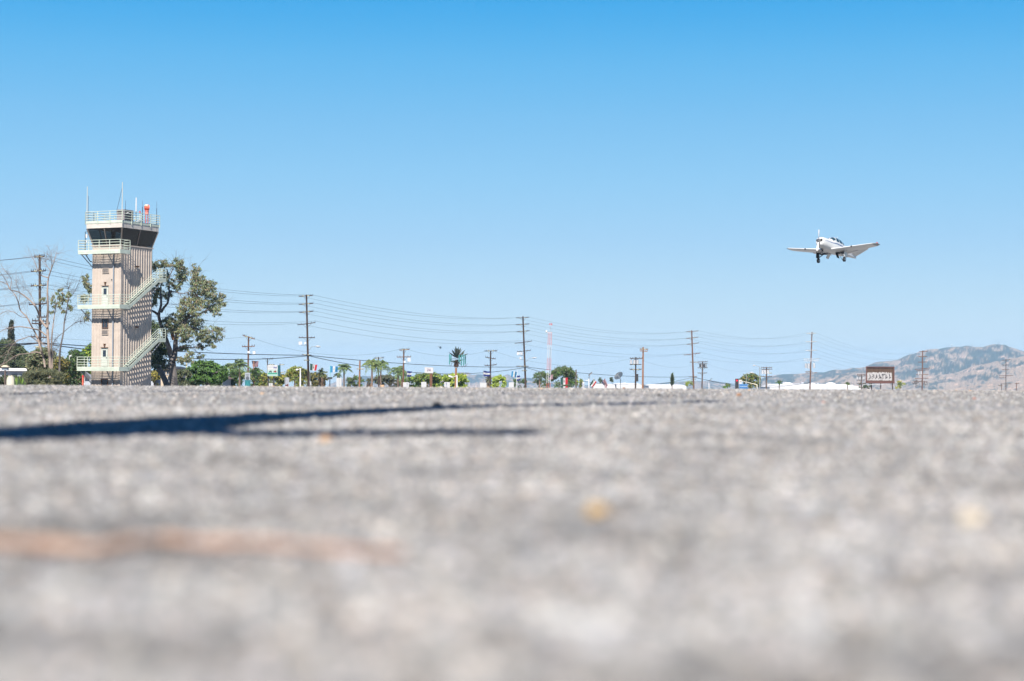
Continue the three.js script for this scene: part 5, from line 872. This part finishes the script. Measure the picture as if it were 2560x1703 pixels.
solar('white solar street light with a tilted panel left of the slanting flag', 1472.5, 943, [1471, 939], [1479.5, 930.5], [1467, 951.4], 335);
solar('white solar street light with a tilted panel right of the pole with dark equipment', 1772.6, 955, [1772.5, 952.5], [1780, 946], null, 430);

{ // palm-shaped telephone mast
  reseed(160);
  const D = 315, f = footOf(1139, D), t = at(1143, 893, D), m = PXM(D), g = thing('palm_mast', 'telephone mast disguised as a palm with teal antenna panels', 'mast', f);
  new MB().tube([add(f, [0, -0.2, 0]), at(1140, 920, D)], [0.24, 0.2], 10).build('trunk', mats.woodOrange, g);
  new MB().tube([at(1140.5, 919, D), at(1140.5, 915, D), at(1141, 909, D), at(1142, 900, D)], [0.28, 0.46, 0.42, 0.25], 12).build('crown_base', mats.woodDark, g);
  const F2 = [[0.022, 0.035, 0.022], [0.03, 0.045, 0.026], [0.14, 0.15, 0.07]];
  for (let i = 0; i < 30; i++) {
    const b = new MB(), a = i * 2.4, el = i < 22 ? lerp(1.45, 0.35, i / 22) : rr(-0.9, 0.1), L = (i < 22 ? 29 : 17) * m * rr(0.85, 1.1), h = [Math.cos(a), 0, Math.sin(a)], d = norm(add(mul(h, Math.cos(el)), [0, Math.sin(el), 0])), side = norm(cross(d, [h[2], 0.2, -h[0]]).map((v, k) => v + [h[2], 0, -h[0]][k] * 1.5));
    const base = add(t, [0, i < 22 ? -0.2 : -0.7, 0]), p1 = add(base, mul(d, L * 0.35)), p2 = add(base, mul(d, L * 0.75)), tip = add(base, mul(d, L)), w = 0.2;
    b.color = tint(F2[i > 21 && i % 2 ? 2 : i % 2], 0.2); b.quad(base, add(p1, mul(side, w)), add(p2, mul(side, w * 0.8)), tip); b.quad(base, tip, sub(p2, mul(side, w * 0.8)), sub(p1, mul(side, w))); b.build('frond', leafMat, g);
  }
  for (const [x, y0, y1, dz] of [[1124, 885.5, 911, 0.4], [1127.5, 887, 905, -0.5], [1153.6, 887, 914, 0.6], [1159.2, 886.5, 913.5, 0.7], [1163.2, 887, 910, -0.4], [1148, 888, 905, 1.3]]) { const p = at(x, y1, D - dz), q = at(x, y0, D - dz), pn = new MB().bar(p, q, 0.2, 0.24, [0, 0, 1]).build('antenna_panel', mats.teal, g); new MB().rod(mix(p, q, 0.5), [t[0], mix(p, q, 0.5)[1], t[2]], 0.03).build('bracket', mats.dark, pn); new MB().tube(smooth([p, add(p, [0.15, -0.35, 0]), add(p, [0.4, 0.1, 0])]), 0.025, 4).build('cable', mats.cable, pn); }
}
{ // red and white lattice mast
  const D = 350, g = thing('lattice_mast', 'slim red and white lattice radio mast with red lamps on top', 'mast', footOf(1372, D)), f = footOf(1371, D), half = (y) => lerp(4.9, 5.7, (y - 832) / 140) * PXM(D), bands = [[831, 863, 1], [863, 895, 0], [895, 926, 1], [926, 958, 0], [958, 1005, 1]];
  for (const [y0, y1, red] of bands) {
    const cx = (y) => lerp(1375, 1370.6, (y - 831) / 139), c0 = at(cx(y0), y0, D), c1 = at(cx(y1), y1, D), h0 = half(y0), h1 = half(y1), mt = red ? mats.pinkRed : mats.whitePaint, leg = (c, h, k) => add(c, [h * Math.cos(k * 2.0944 + 0.52), 0, h * Math.sin(k * 2.0944 + 0.52)]);
    const sec = new MB(); for (let k = 0; k < 3; k++) sec.rod(leg(c0, h0, k), leg(c1, h1, k), 0.034, 0.034, 5); const part = sec.build('mast_section', mt, g);
    for (let s = 0; s < 5; s++) { const b = new MB(); for (let k = 0; k < 3; k++) { const A = (t, kk) => leg(mix(c0, c1, t), lerp(h0, h1, t), kk); b.rod(A(s / 5, k), A((s + 0.5) / 5, k + 1), 0.009, 0.009, 4); b.rod(A((s + 0.5) / 5, k + 1), A((s + 1) / 5, k), 0.009, 0.009, 4); } b.build('brace', mt, part); }
  }
  new MB().rod(at(1376, 868, D), at(1373, 965, D), 0.035).build('cable', mats.cable, g);
  new MB().rod(at(1376, 831, D), at(1377.3, 801, D), 0.03, 0.015).build('spire', mats.greyMetal, g);
  for (const x of [1374.8, 1379.4]) new MB().tube([at(x, 813, D), at(x, 808.5, D)], [0.1, 0.08], 8).build('warning_light', mats.redPaint, g);
  new MB().bar(at(1374.5, 813.4, D), at(1380, 813.4, D), 0.05).build('light_bar', mats.whitePaint, g);
  new MB().bar(at(1364.5, 831.6, D), at(1380.5, 831.2, D), 0.07).build('top_arm', mats.whitePaint, g);
  new MB().ball(at(1366.2, 829, D), 0.22).build('sensor', mats.whitePaint, g);
}
{ // big dish
  const D = 400, f = footOf(1551, D), g = thing('satellite_dish', 'large grey satellite dish tilted on a post above the white roof', 'dish', f), c = at(1548, 941.5, D), ax = norm([-0.55, 0.62, 0.56]), s = norm(cross(ax, [0, 0, 1])), t = cross(ax, s), b = new MB(), R = 1.15;
  const q = (r, a) => add(add(c, mul(ax, r * r * 0.32)), add(mul(s, r * R * Math.cos(a)), mul(t, r * R * Math.sin(a))));
  for (let i = 0; i < 5; i++) for (let k = 0; k < 20; k++) { const a = k / 20 * 6.2832, e = (k + 1) / 20 * 6.2832; b.quad(q(i / 5, a), q((i + 1) / 5, a), q((i + 1) / 5, e), q(i / 5, e)); }
  b.build('reflector', M(0.055, 0.07, 0.085, 0.5), g);
  new MB().tube([add(f, [0, -0.2, 0]), at(1551.5, 951, D), add(c, mul(ax, -0.15))], 0.1, 6).build('post', mats.greyMetal, g);
  const tip = add(c, mul(ax, 1.0)); for (let k = 0; k < 3; k++) new MB().rod(q(0.95, k * 2.09 + 0.4), tip, 0.03).build('feed_strut', mats.greyMetal, g);
  new MB().ball(tip, 0.13).build('feed_horn', mats.dark, g);
}
{ // traffic signal with its signs
  const D = 400, f = footOf(1896, D), g = thing('traffic_signal', 'black traffic signal showing red on a long mast arm', 'traffic light', f), a = at(1838.4, 973, D), c = at(1847, 947, D), m = PXM(D);
  const hd = new MB().box(a[0], c[0], a[1], c[1], a[2] - 0.35, a[2]).build('signal_head', mats.black, g);
  const red = new THREE.MeshStandardMaterial({ color: 0x550008, emissive: new THREE.Color().setRGB(0.34, 0.004, 0.02), roughness: 0.4 });
  [[951.5, red], [959.5, mats.dark], [967.5, mats.dark]].forEach(([y, mt]) => { const p = at(1842.6, y, D); const l = new MB().tube([add(p, [0, 0, 0.005]), add(p, [0, 0, 0.03])], 0.2, 14).build(mt === red ? 'signal_light' : 'lens', mt, g); new MB().tube([add(p, [0, 0.2, 0.0]), add(p, [0, 0.2, 0.22])], 0.05, 6).build('visor', mats.black, l); });
  const pl = new THREE.PointLight(new THREE.Color().setRGB(1, 0.02, 0.06), 0.6, 8); pl.name = 'signal_lamp'; const lp = at(1842.6, 951.5, D - 0.2); pl.position.set(...lp); pl.castShadow = true; scene.add(pl);
  new MB().tube([add(f, [0, -0.2, 0]), at(1892.5, 962, D)], 0.12, 8).build('post', mats.cream, g);
  new MB().tube([at(1892.5, 962, D), at(1872, 957, D), at(1848, 951.5, D)], [0.1, 0.08, 0.05], 8).build('mast_arm', mats.cream, g);
}
board('regulatory_sign', 'white sign with a black turning arrow beside the traffic signal', 'sign', 1847.6, 949.8, 1854.6, 959.5, 400, 0.06, print(canvasTex(64, 88, (x) => { x.fillStyle = '#fafafa'; x.fillRect(0, 0, 64, 88); x.strokeStyle = '#333'; x.lineWidth = 6; x.beginPath(); x.moveTo(20, 72); x.quadraticCurveTo(18, 40, 40, 30); x.stroke(); x.fillStyle = '#333'; x.beginPath(); x.moveTo(34, 16); x.lineTo(54, 28); x.lineTo(36, 42); x.fill(); })), {});
board('street_name_sign', 'bright blue street name sign right of the traffic signal', 'sign', 1848.8, 961, 1869, 971.6, 398, 0.12, print(canvasTex(192, 96, (x) => { x.fillStyle = '#0a84d8'; x.fillRect(0, 0, 192, 96); x.fillStyle = '#eaf6ff'; x.font = 'bold 40px sans-serif'; x.textAlign = 'center'; x.fillText('OSBORNE', 96, 62); })), { caseMat: mats.blueSign, posts: [1868], pw: 0.1, postMat: mats.greyMetal });
{ // brown beam roof behind the signal
  const D = 520, g = thing('carport', 'orange brown sloping canopy on white posts behind the traffic signal', 'canopy', footOf(1888, D)), b = new MB(), q = [at(1870, 956, D), at(1896, 961.5, D), at(1896, 965, D), at(1872, 960, D)];
  b.quad(...q); b.quad(...q.map((p) => add(p, [0, 0, -4])).reverse()); b.quad(q[0], add(q[0], [0, 0, -4]), add(q[1], [0, 0, -4]), q[1]); b.quad(q[3], q[2], add(q[2], [0, 0, -4]), add(q[3], [0, 0, -4])); b.build('canopy', mats.woodOrange, g);
  for (const x of [1874, 1892]) new MB().rod(add(footOf(x, D), [0, -0.2, 0]), at(x, 962, D + 0.4), 0.14).build('post', mats.cream, g);
}
{ // rusty billboard
  const D = 560, tl = at(2165, 917.5, D), br = at(2236, 959, D + 3), g = thing('billboard', 'rusty brown billboard with peeling white paint covered in graffiti', 'billboard', footOf(2200, D));
  const face = print(canvasTex(512, 300, (x, w, h) => {
    reseed(77); x.fillStyle = '#6e4f3c'; x.fillRect(0, 0, w, h); for (let i = 0; i < 90; i++) { const v = Math.floor(rr(-22, 26)); x.fillStyle = `rgb(${112 + v},${84 + v},${62 + v})`; x.fillRect(i * 5.8, 0, 4, 110 + rr(-6, 10)); }
    x.fillStyle = '#efeae8'; x.beginPath(); x.moveTo(8, 118); for (let i = 0; i <= 40; i++) x.lineTo(8 + i * 11.7, 112 + rr(-16, 16)); x.lineTo(486, 284); for (let i = 40; i >= 0; i--) x.lineTo(10 + i * 11.7, 282 + rr(-7, 7)); x.closePath(); x.fill();
    x.strokeStyle = '#4b4246'; for (let i = 0; i < 7; i++) { const a = 26 + i * 66; x.lineWidth = rr(6, 11); x.beginPath(); x.moveTo(a, 250 + rr(-10, 10)); for (let k = 0; k < 5; k++) x.quadraticCurveTo(a + rr(0, 60), rr(130, 260), a + rr(0, 58), rr(130, 265)); x.stroke(); }
    x.fillStyle = '#5f564c'; for (let i = 0; i < 420; i++) x.fillRect(rr(12, 480), rr(118, 282), rr(1, 5), rr(1, 6));
  }), 0.9);
  const P = (u, v) => [lerp(tl[0], br[0], u), lerp(br[1], tl[1], v), lerp(tl[2], br[2], u)], bk = (p, d) => add(p, [0, 0, d]);
  new MB().quad(P(0.03, 0.13), P(0.97, 0.13), P(0.97, 0.98), P(0.03, 0.98), [[0, 0], [1, 0], [1, 1], [0, 1]]).build('face', face, g);
  new MB().quad(bk(P(0.97, 0.13), -0.3), bk(P(0.03, 0.13), -0.3), bk(P(0.03, 0.98), -0.3), bk(P(0.97, 0.98), -0.3)).build('back', mats.rust, g);
  const rb = M(0.115, 0.05, 0.04, 0.9, { map: grimeTex });
  for (const [a, b] of [[P(0, 1), P(1, 1)], [P(0.015, 0.985), P(0.015, 0.02)], [P(0.985, 0.985), P(0.985, 0.02)]]) new MB().bar(bk(a, 0.1), bk(b, 0.1), 0.4, 0.28).build('frame', rb, g);
  new MB().bar(bk(P(0, 0.07), 0.15), bk(P(1, 0.07), 0.15), 0.35, 0.75).build('skirt_board', rb, g);
  for (const x of [2180, 2203, 2232.5]) { const p = at(x, 955, D + 1), q = footOf(x, D + 1); new MB().bar([p[0], q[1] - 0.2, p[2] - 0.6], [p[0], p[1], p[2] - 0.6], 0.28).build('post', mats.woodDark, g); }
  new MB().bar(at(2157, 961, D - 0.4), at(2210, 961.4, D), 0.08, 0.16).build('catwalk', mats.white, g);
}
// ---------- buildings ----------
function prism(b, x0, x1, yTop, D, deep, yBot = null) { const a = at(x0, yTop, D), c = at(x1, yTop, D), y0 = (yBot === null ? land(a[2]) - 0.3 : yBot); b.box(a[0], c[0], y0, Math.min(a[1], c[1]), a[2] - deep, a[2]); return [a, c, y0]; }
function shed(name, label, x0, x1, yRoof, yEave, D, deep, wallM, roofM, o = {}) {
  const g = thing(name, label, 'building', footOf((x0 + x1) / 2, D)), w = new MB(), [a, c, y0] = prism(w, x0, x1, yEave, D, deep), top = Math.min(a[1], c[1]); w.build('wall', wallM, g);
  const r = new MB(), ry = at((x0 + x1) / 2, yRoof, D)[1], e = name === 'white_building' ? 0.06 : 0.5, zf = a[2] + e, zb = a[2] - deep - e, X0 = a[0] - e, X1 = c[0] + e, ins = o.hip ?? 2;
  r.hexa([[X0, top + 0.01, zf], [X1, top + 0.01, zf], [X1, top + 0.01, zb], [X0, top + 0.01, zb], [X0 + ins, ry, zf - ins * 0.8], [X1 - ins, ry, zf - ins * 0.8], [X1 - ins, ry, zb + ins * 0.8], [X0 + ins, ry, zb + ins * 0.8]]);
  r.build('roof', roofM, g);
  for (const [xa, xb, yt, yb, mt] of o.wins || []) { const p = at(xa, yb, D - 0.2), q = at(xb, yt, D - 0.2), wn = new MB().box(p[0], q[0], p[1], q[1], a[2] + 0.01, a[2] + 0.06).build('window', mt || mats.glassDark, g); new MB().box(p[0] - 0.08, q[0] + 0.08, p[1] - 0.1, p[1] - 0.005, a[2] + 0.01, a[2] + 0.14).build('sill', mats.white, wn); }
  for (const [xm, rx, ry2] of o.domes || []) { const p = at(xm, yRoof, D), m = PXM(D); new MB().ball([p[0], ry - 0.05, p[2] - deep * 0.45], rx * m, ry2 * m, Math.min(deep * 0.35, rx * m), 20, 12).build('roof_dome', roofM, g); }
  for (const [xm, h, wd] of o.vents || []) { const p = at(xm, yRoof, D), m = PXM(D); new MB().box(p[0] - wd * m / 2, p[0] + wd * m / 2, ry + 0.005, ry + h * m, p[2] - deep * 0.4, p[2] - deep * 0.4 + wd * m).build('roof_vent', mats.wallGrey, g); }
  return g;
}
shed('low_building', 'low grey building with a white roof edge at the left edge', -90, 72, 920.5, 927, 225, 9, mats.wallGrey, mats.roofWhite, { hip: 1, wins: [[28, 42, 936, 950], [50, 62, 936, 952]] });
shed('white_building', 'long white roofed building with low domes behind the brown pole', 1924, 2156, 961, 968, 720, 34, mats.wallWhite, mats.roofWhite, { hip: 5, domes: [[1983, 15, 5], [2094, 13, 5.5], [2046, 10, 4]], vents: [[2019, 5, 7], [2059, 3.5, 4], [2005, 1.5, 14]] });
shed('white_building', 'flat white building behind the two slanting flags', 1484, 1538, 960.5, 962, 420, 16, mats.wallWhite, mats.roofWhite, { hip: 0.6 });
shed('white_building', 'long flat white building behind the pole with the black box', 1541, 1606, 958.8, 961, 430, 18, mats.wallWhite, mats.roofWhite, { hip: 1.2, domes: [[1567, 3, 3]], vents: [[1562, 1.6, 8]] });
shed('white_building', 'pale low building between the orange pole and the tall reddish pole', 1622, 1716, 962, 964.5, 480, 18, mats.wallWhite, mats.roofWhite, { hip: 1.2, vents: [[1640, 1.5, 6], [1690, 1.2, 8]] });
shed('white_building', 'narrow pale building right of the upright banner flag', 1452, 1461, 955, 958, 440, 10, mats.wallGrey, mats.roofWhite, { hip: 0.4 });
shed('house', 'two storey cream house glimpsed behind the leaning trunk', 402, 442, 916, 922, 270, 9, mats.wallCream, mats.dark, { hip: 1.4, wins: [[408, 413, 926, 935], [416, 421, 926, 935], [425, 430, 926, 935], [409, 415, 941, 952], [419, 425, 941, 952]] });
shed('house', 'dark roofed low house behind the tower and the yellow shrub', 352, 384, 926, 934, 275, 9, mats.wallGrey, mats.woodDark, { hip: 1.4 });
shed('house', 'small pale house under the spreading green tree', 505, 556, 940, 948, 290, 10, mats.wallGrey, mats.woodGrey, { hip: 1.2, wins: [[515, 522, 952, 960]] });
shed('low_building', 'long low orange brown wall between the shrubs and the tower', 160, 226, 940.5, 944, 255, 8, mats.wallGrey, M(0.33, 0.19, 0.12, 0.9), { hip: 0.4 });
shed('house', 'pale low house glimpsed left of the green and white sign', 640, 654, 948, 953, 360, 8, mats.wallGrey, mats.roofWhite, { hip: 0.6 });
{ // white tent beside the tower
  const D = 225, g = thing('canopy_tent', 'white peaked canopy tent just left of the tower foot', 'tent', footOf(217, D)), b = new MB(), a = at(211, 946, D), c = at(228, 946, D), t = at(212.5, 928, D - 1.5);
  const q = [a, c, add(c, [0, 0, -3]), add(a, [0, 0, -3])]; for (let i = 0; i < 4; i++) b.tri(q[i], q[(i + 1) % 4], t); b.build('canopy', mats.roofWhite, g);
  for (const p of q) new MB().rod([p[0], land(p[2]) - 0.1, p[2]], p, 0.04).build('leg', mats.whitePaint, g);
}
// ---------- containers by the fence ----------
{
  const D = 168, f = footOf(27, D), t = at(27, 940, D), g = thing('storage_drum', 'cream rounded storage drum left of the bright green spiky plant', 'drum', f), R = 0.43, h = t[1] - f[1];
  new MB().tube([add(f, [0, -0.1, 0]), add(f, [0, h * 0.82, 0]), add(f, [0, h * 0.94, 0]), add(f, [0, h, 0])], [R, R, R * 0.86, R * 0.5], 18).build('body', mats.cream, g);
  for (const k of [0.3, 0.6]) new MB().tube([add(f, [0, h * k - 0.03, 0]), add(f, [0, h * k + 0.03, 0])], R + 0.015, 18).build('hoop', mats.cream, g);
  new MB().tube([add(f, [0.08, h, 0]), add(f, [0.08, h + 0.05, 0])], 0.09, 10).build('lid', mats.wallCream, g);
}
{
  const D = 235, f = footOf(189, D), t = at(189, 946, D), g = thing('waste_bin', 'dark red waste bin just left of the red standpipe', 'bin', f), h = t[1] - f[1], w = 0.55, paint = M(0.1, 0.012, 0.018, 0.45, { map: grimeTex });
  new MB().hexa([[-w, -0.1, w], [w, -0.1, w], [w, -0.1, -w], [-w, -0.1, -w], [-w * 1.1, h * 0.92, w * 1.1], [w * 1.1, h * 0.92, w * 1.1], [w * 1.1, h * 0.92, -w * 1.1], [-w * 1.1, h * 0.92, -w * 1.1]].map((p) => add(p, f))).build('body', paint, g);
  new MB().hexa([[-w * 1.15, h * 0.923, w * 1.15], [w * 1.15, h * 0.923, w * 1.15], [w * 1.15, h * 0.923, -w * 1.15], [-w * 1.15, h * 0.923, -w * 1.15], [-w, h, w * 0.7], [w, h, w * 0.7], [w, h * 1.02, -w], [-w, h * 1.02, -w]].map((p) => add(p, f))).build('lid', mats.dark, g);
  for (const x of [-0.4, 0, 0.4]) new MB().box(f[0] + x - 0.03, f[0] + x + 0.03, f[1] + h * 0.2, f[1] + h * 0.85, f[2] + w * 1.1, f[2] + w * 1.1 + 0.05).build('rib', paint, g);
}
{ // red standpipe
  const D = 215, f = footOf(207, D), g = thing('standpipe', 'bright red upright pipe just left of the tower foot', 'pipe', f);
  new MB().tube([add(f, [0, -0.2, 0]), at(207, 943, D)], 0.11, 10).build('pipe', mats.orangeRed, g); new MB().tube([at(207, 943, D), at(207, 938, D)], [0.14, 0.1], 10).build('cap', mats.redPaint, g);
}
{ // hooded post at the left edge
  const D = 172, f = footOf(12.5, D), g = thing('lantern_post', 'short post with a dark box and pale lid at the left edge', 'post', f), a = at(3.5, 926, D), c = at(18, 918, D);
  new MB().rod(add(f, [0, -0.2, 0]), at(12.5, 926, D), 0.09).build('post', mats.woodGrey, g); new MB().box(a[0], c[0], a[1], c[1], a[2] - 0.5, a[2]).build('box', mats.pipe, g);
  const l = at(2, 918, D), r = at(21, 918, D), b = new MB(); b.hexa([[l[0], l[1] + 0.005, l[2] + 0.15], [r[0], l[1] + 0.005, l[2] + 0.15], [r[0], l[1] + 0.005, l[2] - 0.65], [l[0], l[1] + 0.005, l[2] - 0.65], [l[0] + 0.25, l[1] + 0.2, l[2]], [r[0] - 0.25, l[1] + 0.2, l[2]], [r[0] - 0.25, l[1] + 0.2, l[2] - 0.5], [l[0] + 0.25, l[1] + 0.2, l[2] - 0.5]]); b.build('lid', mats.wallCream, g);
}
{ // radio masts on the hill
  for (const [x, y0, y1, w] of [[2370.5, 857, 870, 0.9], [2403, 860, 869, 0.5], [2430.5, 856, 868, 0.9], [2424.5, 862, 868, 0.7], [2488.5, 848, 862, 0.8], [2497, 848.5, 862, 0.8], [2499.5, 855, 862, 0.8]]) { const D = 6850; tag(new MB().rod(at(x, y1 + 3, D), at(x, y0, D), w, w * 0.6, 4).build('hill_mast', mats.greyMetal), 'thin radio mast on the crest of the far hill', 'mast', 'masts on the hill'); }
  const D = 6850, p = at(2379.8, 863, D), g = thing('radar_dome', 'tiny white radar dome on the crest of the far hill', 'dome', at(2379.8, 869, D)); new MB().ball(p, 3, 3, 3).build('dome', mats.whitePaint, g); new MB().rod(at(2379.8, 869, D), p, 1).build('support', mats.greyMetal, g);
}

// ---------- small things lying on the tarmac ----------
function onGround(px, py) { let d = 537 / Math.max(20, py - (EYE + (px - 1280) * ROLL)); for (let k = 0; k < 6; k++) { const p = at(px, py, d); d *= 1 + (p[1] - land(p[2])) / 0.125 * 0.9; } const p = at(px, py, d); return [p[0], tarmacY(p[0], p[2]), p[2], d]; }
{
  const stone = [stoneGeo(41, 1), stoneGeo(42, 1), stoneGeo(43, 1)], tan = M(0.42, 0.28, 0.17, 0.9), pale = M(0.42, 0.39, 0.35, 0.9), dk = M(0.05, 0.05, 0.05, 0.9), brown = M(0.22, 0.12, 0.07, 0.9), red = M(0.3, 0.1, 0.05, 0.9);
  reseed(55);
  const list = [[815, 1098, 17, tan, 'tan pebble lying beside the lower shadow streak'], [1091, 1013, 11, dk, 'dark stone lying in the long upper shadow streak'], [1848, 989, 7, brown, 'brown leaf-like stone near the crest at right'], [2058, 1006, 4, red, 'tiny red stone on the tarmac at right'], [1590, 1036, 8, pale, 'pale pebble left of centre beyond the upper streak'], [1491, 1283, 30, M(0.34, 0.22, 0.09, 0.9), 'blurred ochre pebble in the middle foreground'], [2430, 1302, 32, M(0.4, 0.34, 0.26, 0.9), 'blurred cream pebble at the right of the foreground'], [955, 966, 6, tan, 'largest tan stone on the crest left of the hedge'], [964, 966.5, 3.5, pale, 'small white stone beside the tan stone on the crest'], [1103, 970, 4.5, pale, 'pale stone on the crest below the hedge'], [655, 984, 5, tan, 'tan pebble beyond the shadows at left'], [87, 967, 3.5, dk, 'dark speck of stone near the left edge of the crest'], [545, 965, 3, dk, 'dark bit of stone on the crest below the spreading tree'], [2436, 996, 4, red, 'small reddish stone near the right edge'], [2266, 989, 3, dk, 'small dark stone on the crest at right'], [478, 963.5, 3.4, pale, 'pale stone on the crest below the eucalyptus'], [1560, 971, 3.5, brown, 'brownish stone on the crest below the dark pole'], [2010, 978, 3, dk, 'small dark stone before the white roofs']];
  for (const [px, py, r, mt, label] of list) { const q = onGround(px, py + r * 0.4), s = r * PXM(q[3]), o = new THREE.Mesh(stone[Math.floor(rnd() * 3)], mt); o.position.set(q[0], q[1] + s * 0.35, q[2]); o.scale.set(s * 1.25, s * 0.75, s * 1.1); o.rotation.y = rr(0, 6); put(o, 'pebble'); tag(o, label, 'pebble', 'stray stones on the tarmac'); }
  // crest stones
  for (let i = 0; i < 70; i++) { const x = rr(-3.6, 5.2) , z = -rr(15.5, 20.5), s = rr(0.006, 0.014), o = new THREE.Mesh(stone[i % 3], i % 4 ? pale : tan); if (Math.abs(x / z) > 0.31) continue; o.position.set(x, tarmacY(x, z) + s * 0.3, z); o.scale.set(s * rr(0.9, 1.5), s * 0.8, s); o.rotation.y = rr(0, 6); put(o, 'pebble'); tag(o, 'small pale loose stone scattered along the crest of the tarmac', 'pebble', 'loose stones along the crest'); }
  // dry strip of palm bark in the near foreground
  const stripTex = dataTex(64, (u, v) => { const t = 0.8 + 0.55 * fbm(u * 5, v * 3, 3); return [t, t * lerp(0.9, 1.02, u), t]; }); stripTex.repeat.set(1, 1);
  const tw = thing('dry_frond_strip', 'blurred tan strip of dry frond lying across the left foreground', 'dry leaf', onGround(330, 1372).slice(0, 3)), b = new MB(), pts = [[-120, 1362], [60, 1356], [220, 1364], [360, 1348], [420, 1340], [520, 1350], [640, 1352], [760, 1366], [900, 1372], [1010, 1378]].map(([x, y]) => { const q = onGround(x, y + 14); return [q[0], q[1] + 0.005, q[2]]; }), line = smooth(pts);
  b.tube(line, line.map((_, i) => 0.0062 * (1 - 0.55 * i / line.length) * (1 + 0.25 * Math.sin(i * 1.7))), 6); b.build('strip', M(0.5, 0.36, 0.23, 0.9, { map: stripTex }), tw);
}
{ // forked floodlight mast outside the frame on the left: its shadow crosses the tarmac
  const HT = 3.6, toSun = (s) => { const k = (HT - 0.0) / SUN.y; return [s[0] + SUN.x * k, HT, -s[1] + SUN.z * k]; }, g = thing('boom_mast', 'steel mast with long thin boom arms casting the streaks of shadow', 'mast', [toSun([-2.5, 3.3])[0], 0, toSun([-2.5, 3.3])[2]]);
  const hub = toSun([-2.5, 3.3]); new MB().tube([[hub[0], -0.2, hub[2]], hub], [0.1, 0.08], 10).build('post', mats.greyMetal, g);
  const arm = (pts, r0, r1) => { const p = smooth([hub, ...pts.map(toSun)], 4); new MB().tube(p, taper(p.length, r0, r1), 8).build('boom_arm', mats.greyMetal, g); };
  arm([[-1.6, 3.3], [-1.03, 3.5], [-0.87, 4.35], [-0.63, 5.5], [-0.3, 6.6], [0.4, 7.8], [1.09, 8.95]], 0.38, 0.07);
  arm([[-1.6, 3.45], [-1.05, 3.62], [-0.5, 3.72], [0.04, 3.8]], 0.24, 0.13);
  arm([[-3.2, 8], [-2.4, 12.7], [-1.2, 12.6], [0.9, 11.6], [1.2, 11.2]], 0.1, 0.06);
}
renderer.render(scene, camera);
